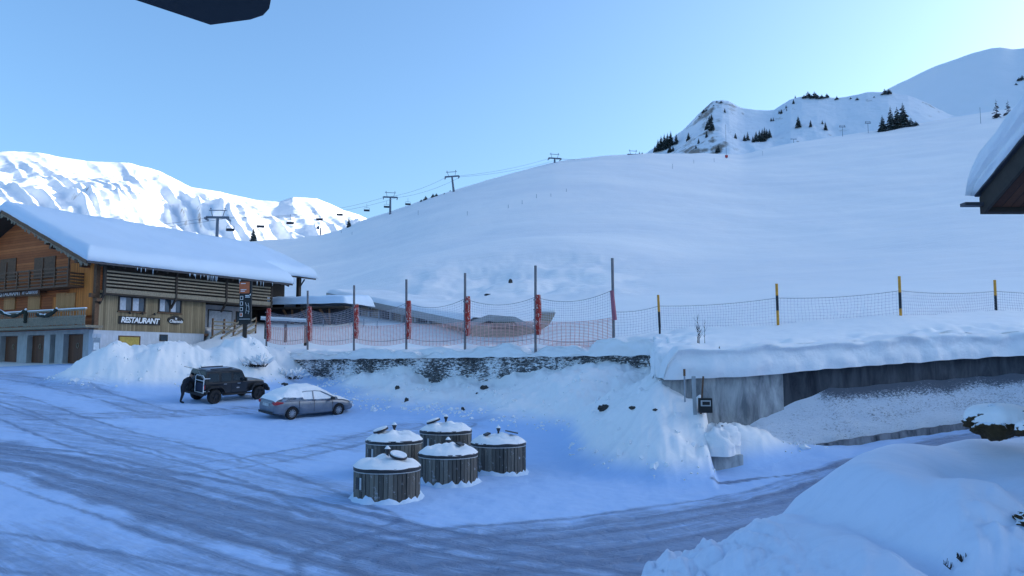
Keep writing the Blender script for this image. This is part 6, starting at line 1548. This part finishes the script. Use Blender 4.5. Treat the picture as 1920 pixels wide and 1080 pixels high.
for (px, py, h_, lab, sd_) in ((1792,1056,.16,'forked dark twig poking through the foreground snow',1),(1815,1037,.10,'short twig just right of the forked twig in the foreground',2),(1663,1063,.06,'low dark twig left in the foreground snow',3),(1352,662,.25,'tiny twig on the snow shelf right of the young tree',4),(1775,772,.35,'curled twig on the kerb of the uphill road',5)):
    p = land(px, py, 'slope', 4 if py > 900 else 20, 14 if py > 900 else 60, .001); shrub(p, h_, 4, lab, 1.3, sd_, 'twig', .009 if py > 900 else .02)
# frosted bush left of the gabion wall
for i, (px, py, n_, h_, lab) in enumerate(((478,690,22,.95,'frosted bush behind the bonnet of the black car'),(545,712,16,.9,'frosted bush at the left end of the gabion wall'))):
    p = onland(px, py, 40, 75); rnd = random.Random(i); e = empty('frosted_bush', p, 0, lab, 'bush', 'frosted bushes by the gabion wall')
    m = MB(); s = MB()
    for k in range(n_*3):
        a = rnd.uniform(0,6.28); d = Vector((math.cos(a), math.sin(a)*.6, rnd.uniform(.3,1.2))).normalized()*h_*rnd.uniform(.5,1); c = Vector((rnd.uniform(-.7,.7), rnd.uniform(-.3,.3), 0))
        m.tube([c, c+d*.6+Vector((0,0,.1)), c+d], [.02,.015,.008], 4)
        s.tube([c+d*.3+Vector((0,0,.07)), c+d*.65+Vector((0,0,.10)), c+d*1.03+Vector((0,0,.04))], [.04,.085,.04], 5)
    m.build('stems', M_TWG, e); s.build('frost', MSNOW, e, smooth=True)

# ------------------------------------------------------------------ broken clods of snow along ploughed edges
rg = np.random.default_rng(8); NC = 60000
cx_ = rg.uniform(-32, 16, NC); cy_ = rg.uniform(6, 60, NC)
z_, tt_, sd_ = terr(cx_, cy_); lt_ = LOT(cx_, cy_); hz_ = z_-lt_; wr_ = wear(cx_, cy_)
ins_ = ((tt_ < .01) & (sd_ < -.3) & (hz_ > .14) & (cy_ > 21)).astype(float)
prob = ins_*(1.0*np.exp(-((hz_-.30)/.16)**2) + .30*(hz_ > .45))
prob = prob*sstep(-.35,.35,fbm(cx_,cy_,2.2,2,77))
keep = (rg.random(NC) < prob*.55) & (np.abs(cx_/cy_) < .75) & (sd_ < -.3)
cxk, cyk, czk = cx_[keep], cy_[keep], z_[keep]
m = MB()
for X, Y, Z in zip(cxk, cyk, czk):
    s_ = float(rg.lognormal(-3.25, .5)); s_ = min(s_, .13); R = Euler(tuple(rg.uniform(0,3,3))).to_matrix()
    vs = [R @ Vector((a*s_*rg.uniform(.6,1.2), b*s_*rg.uniform(.6,1.2), c*s_*rg.uniform(.5,1.0))) + Vector((X,Y,Z+EYE+s_*.05)) for a in (-1,1) for b in (-1,1) for c in (-1,1)]
    m.add(vs, [(0,1,3,2),(4,6,7,5),(0,4,5,1),(2,3,7,6),(0,2,6,4),(1,5,7,3)])
o = m.build('snow_clods', MSNOW, smooth=False); o['kind'] = 'stuff'
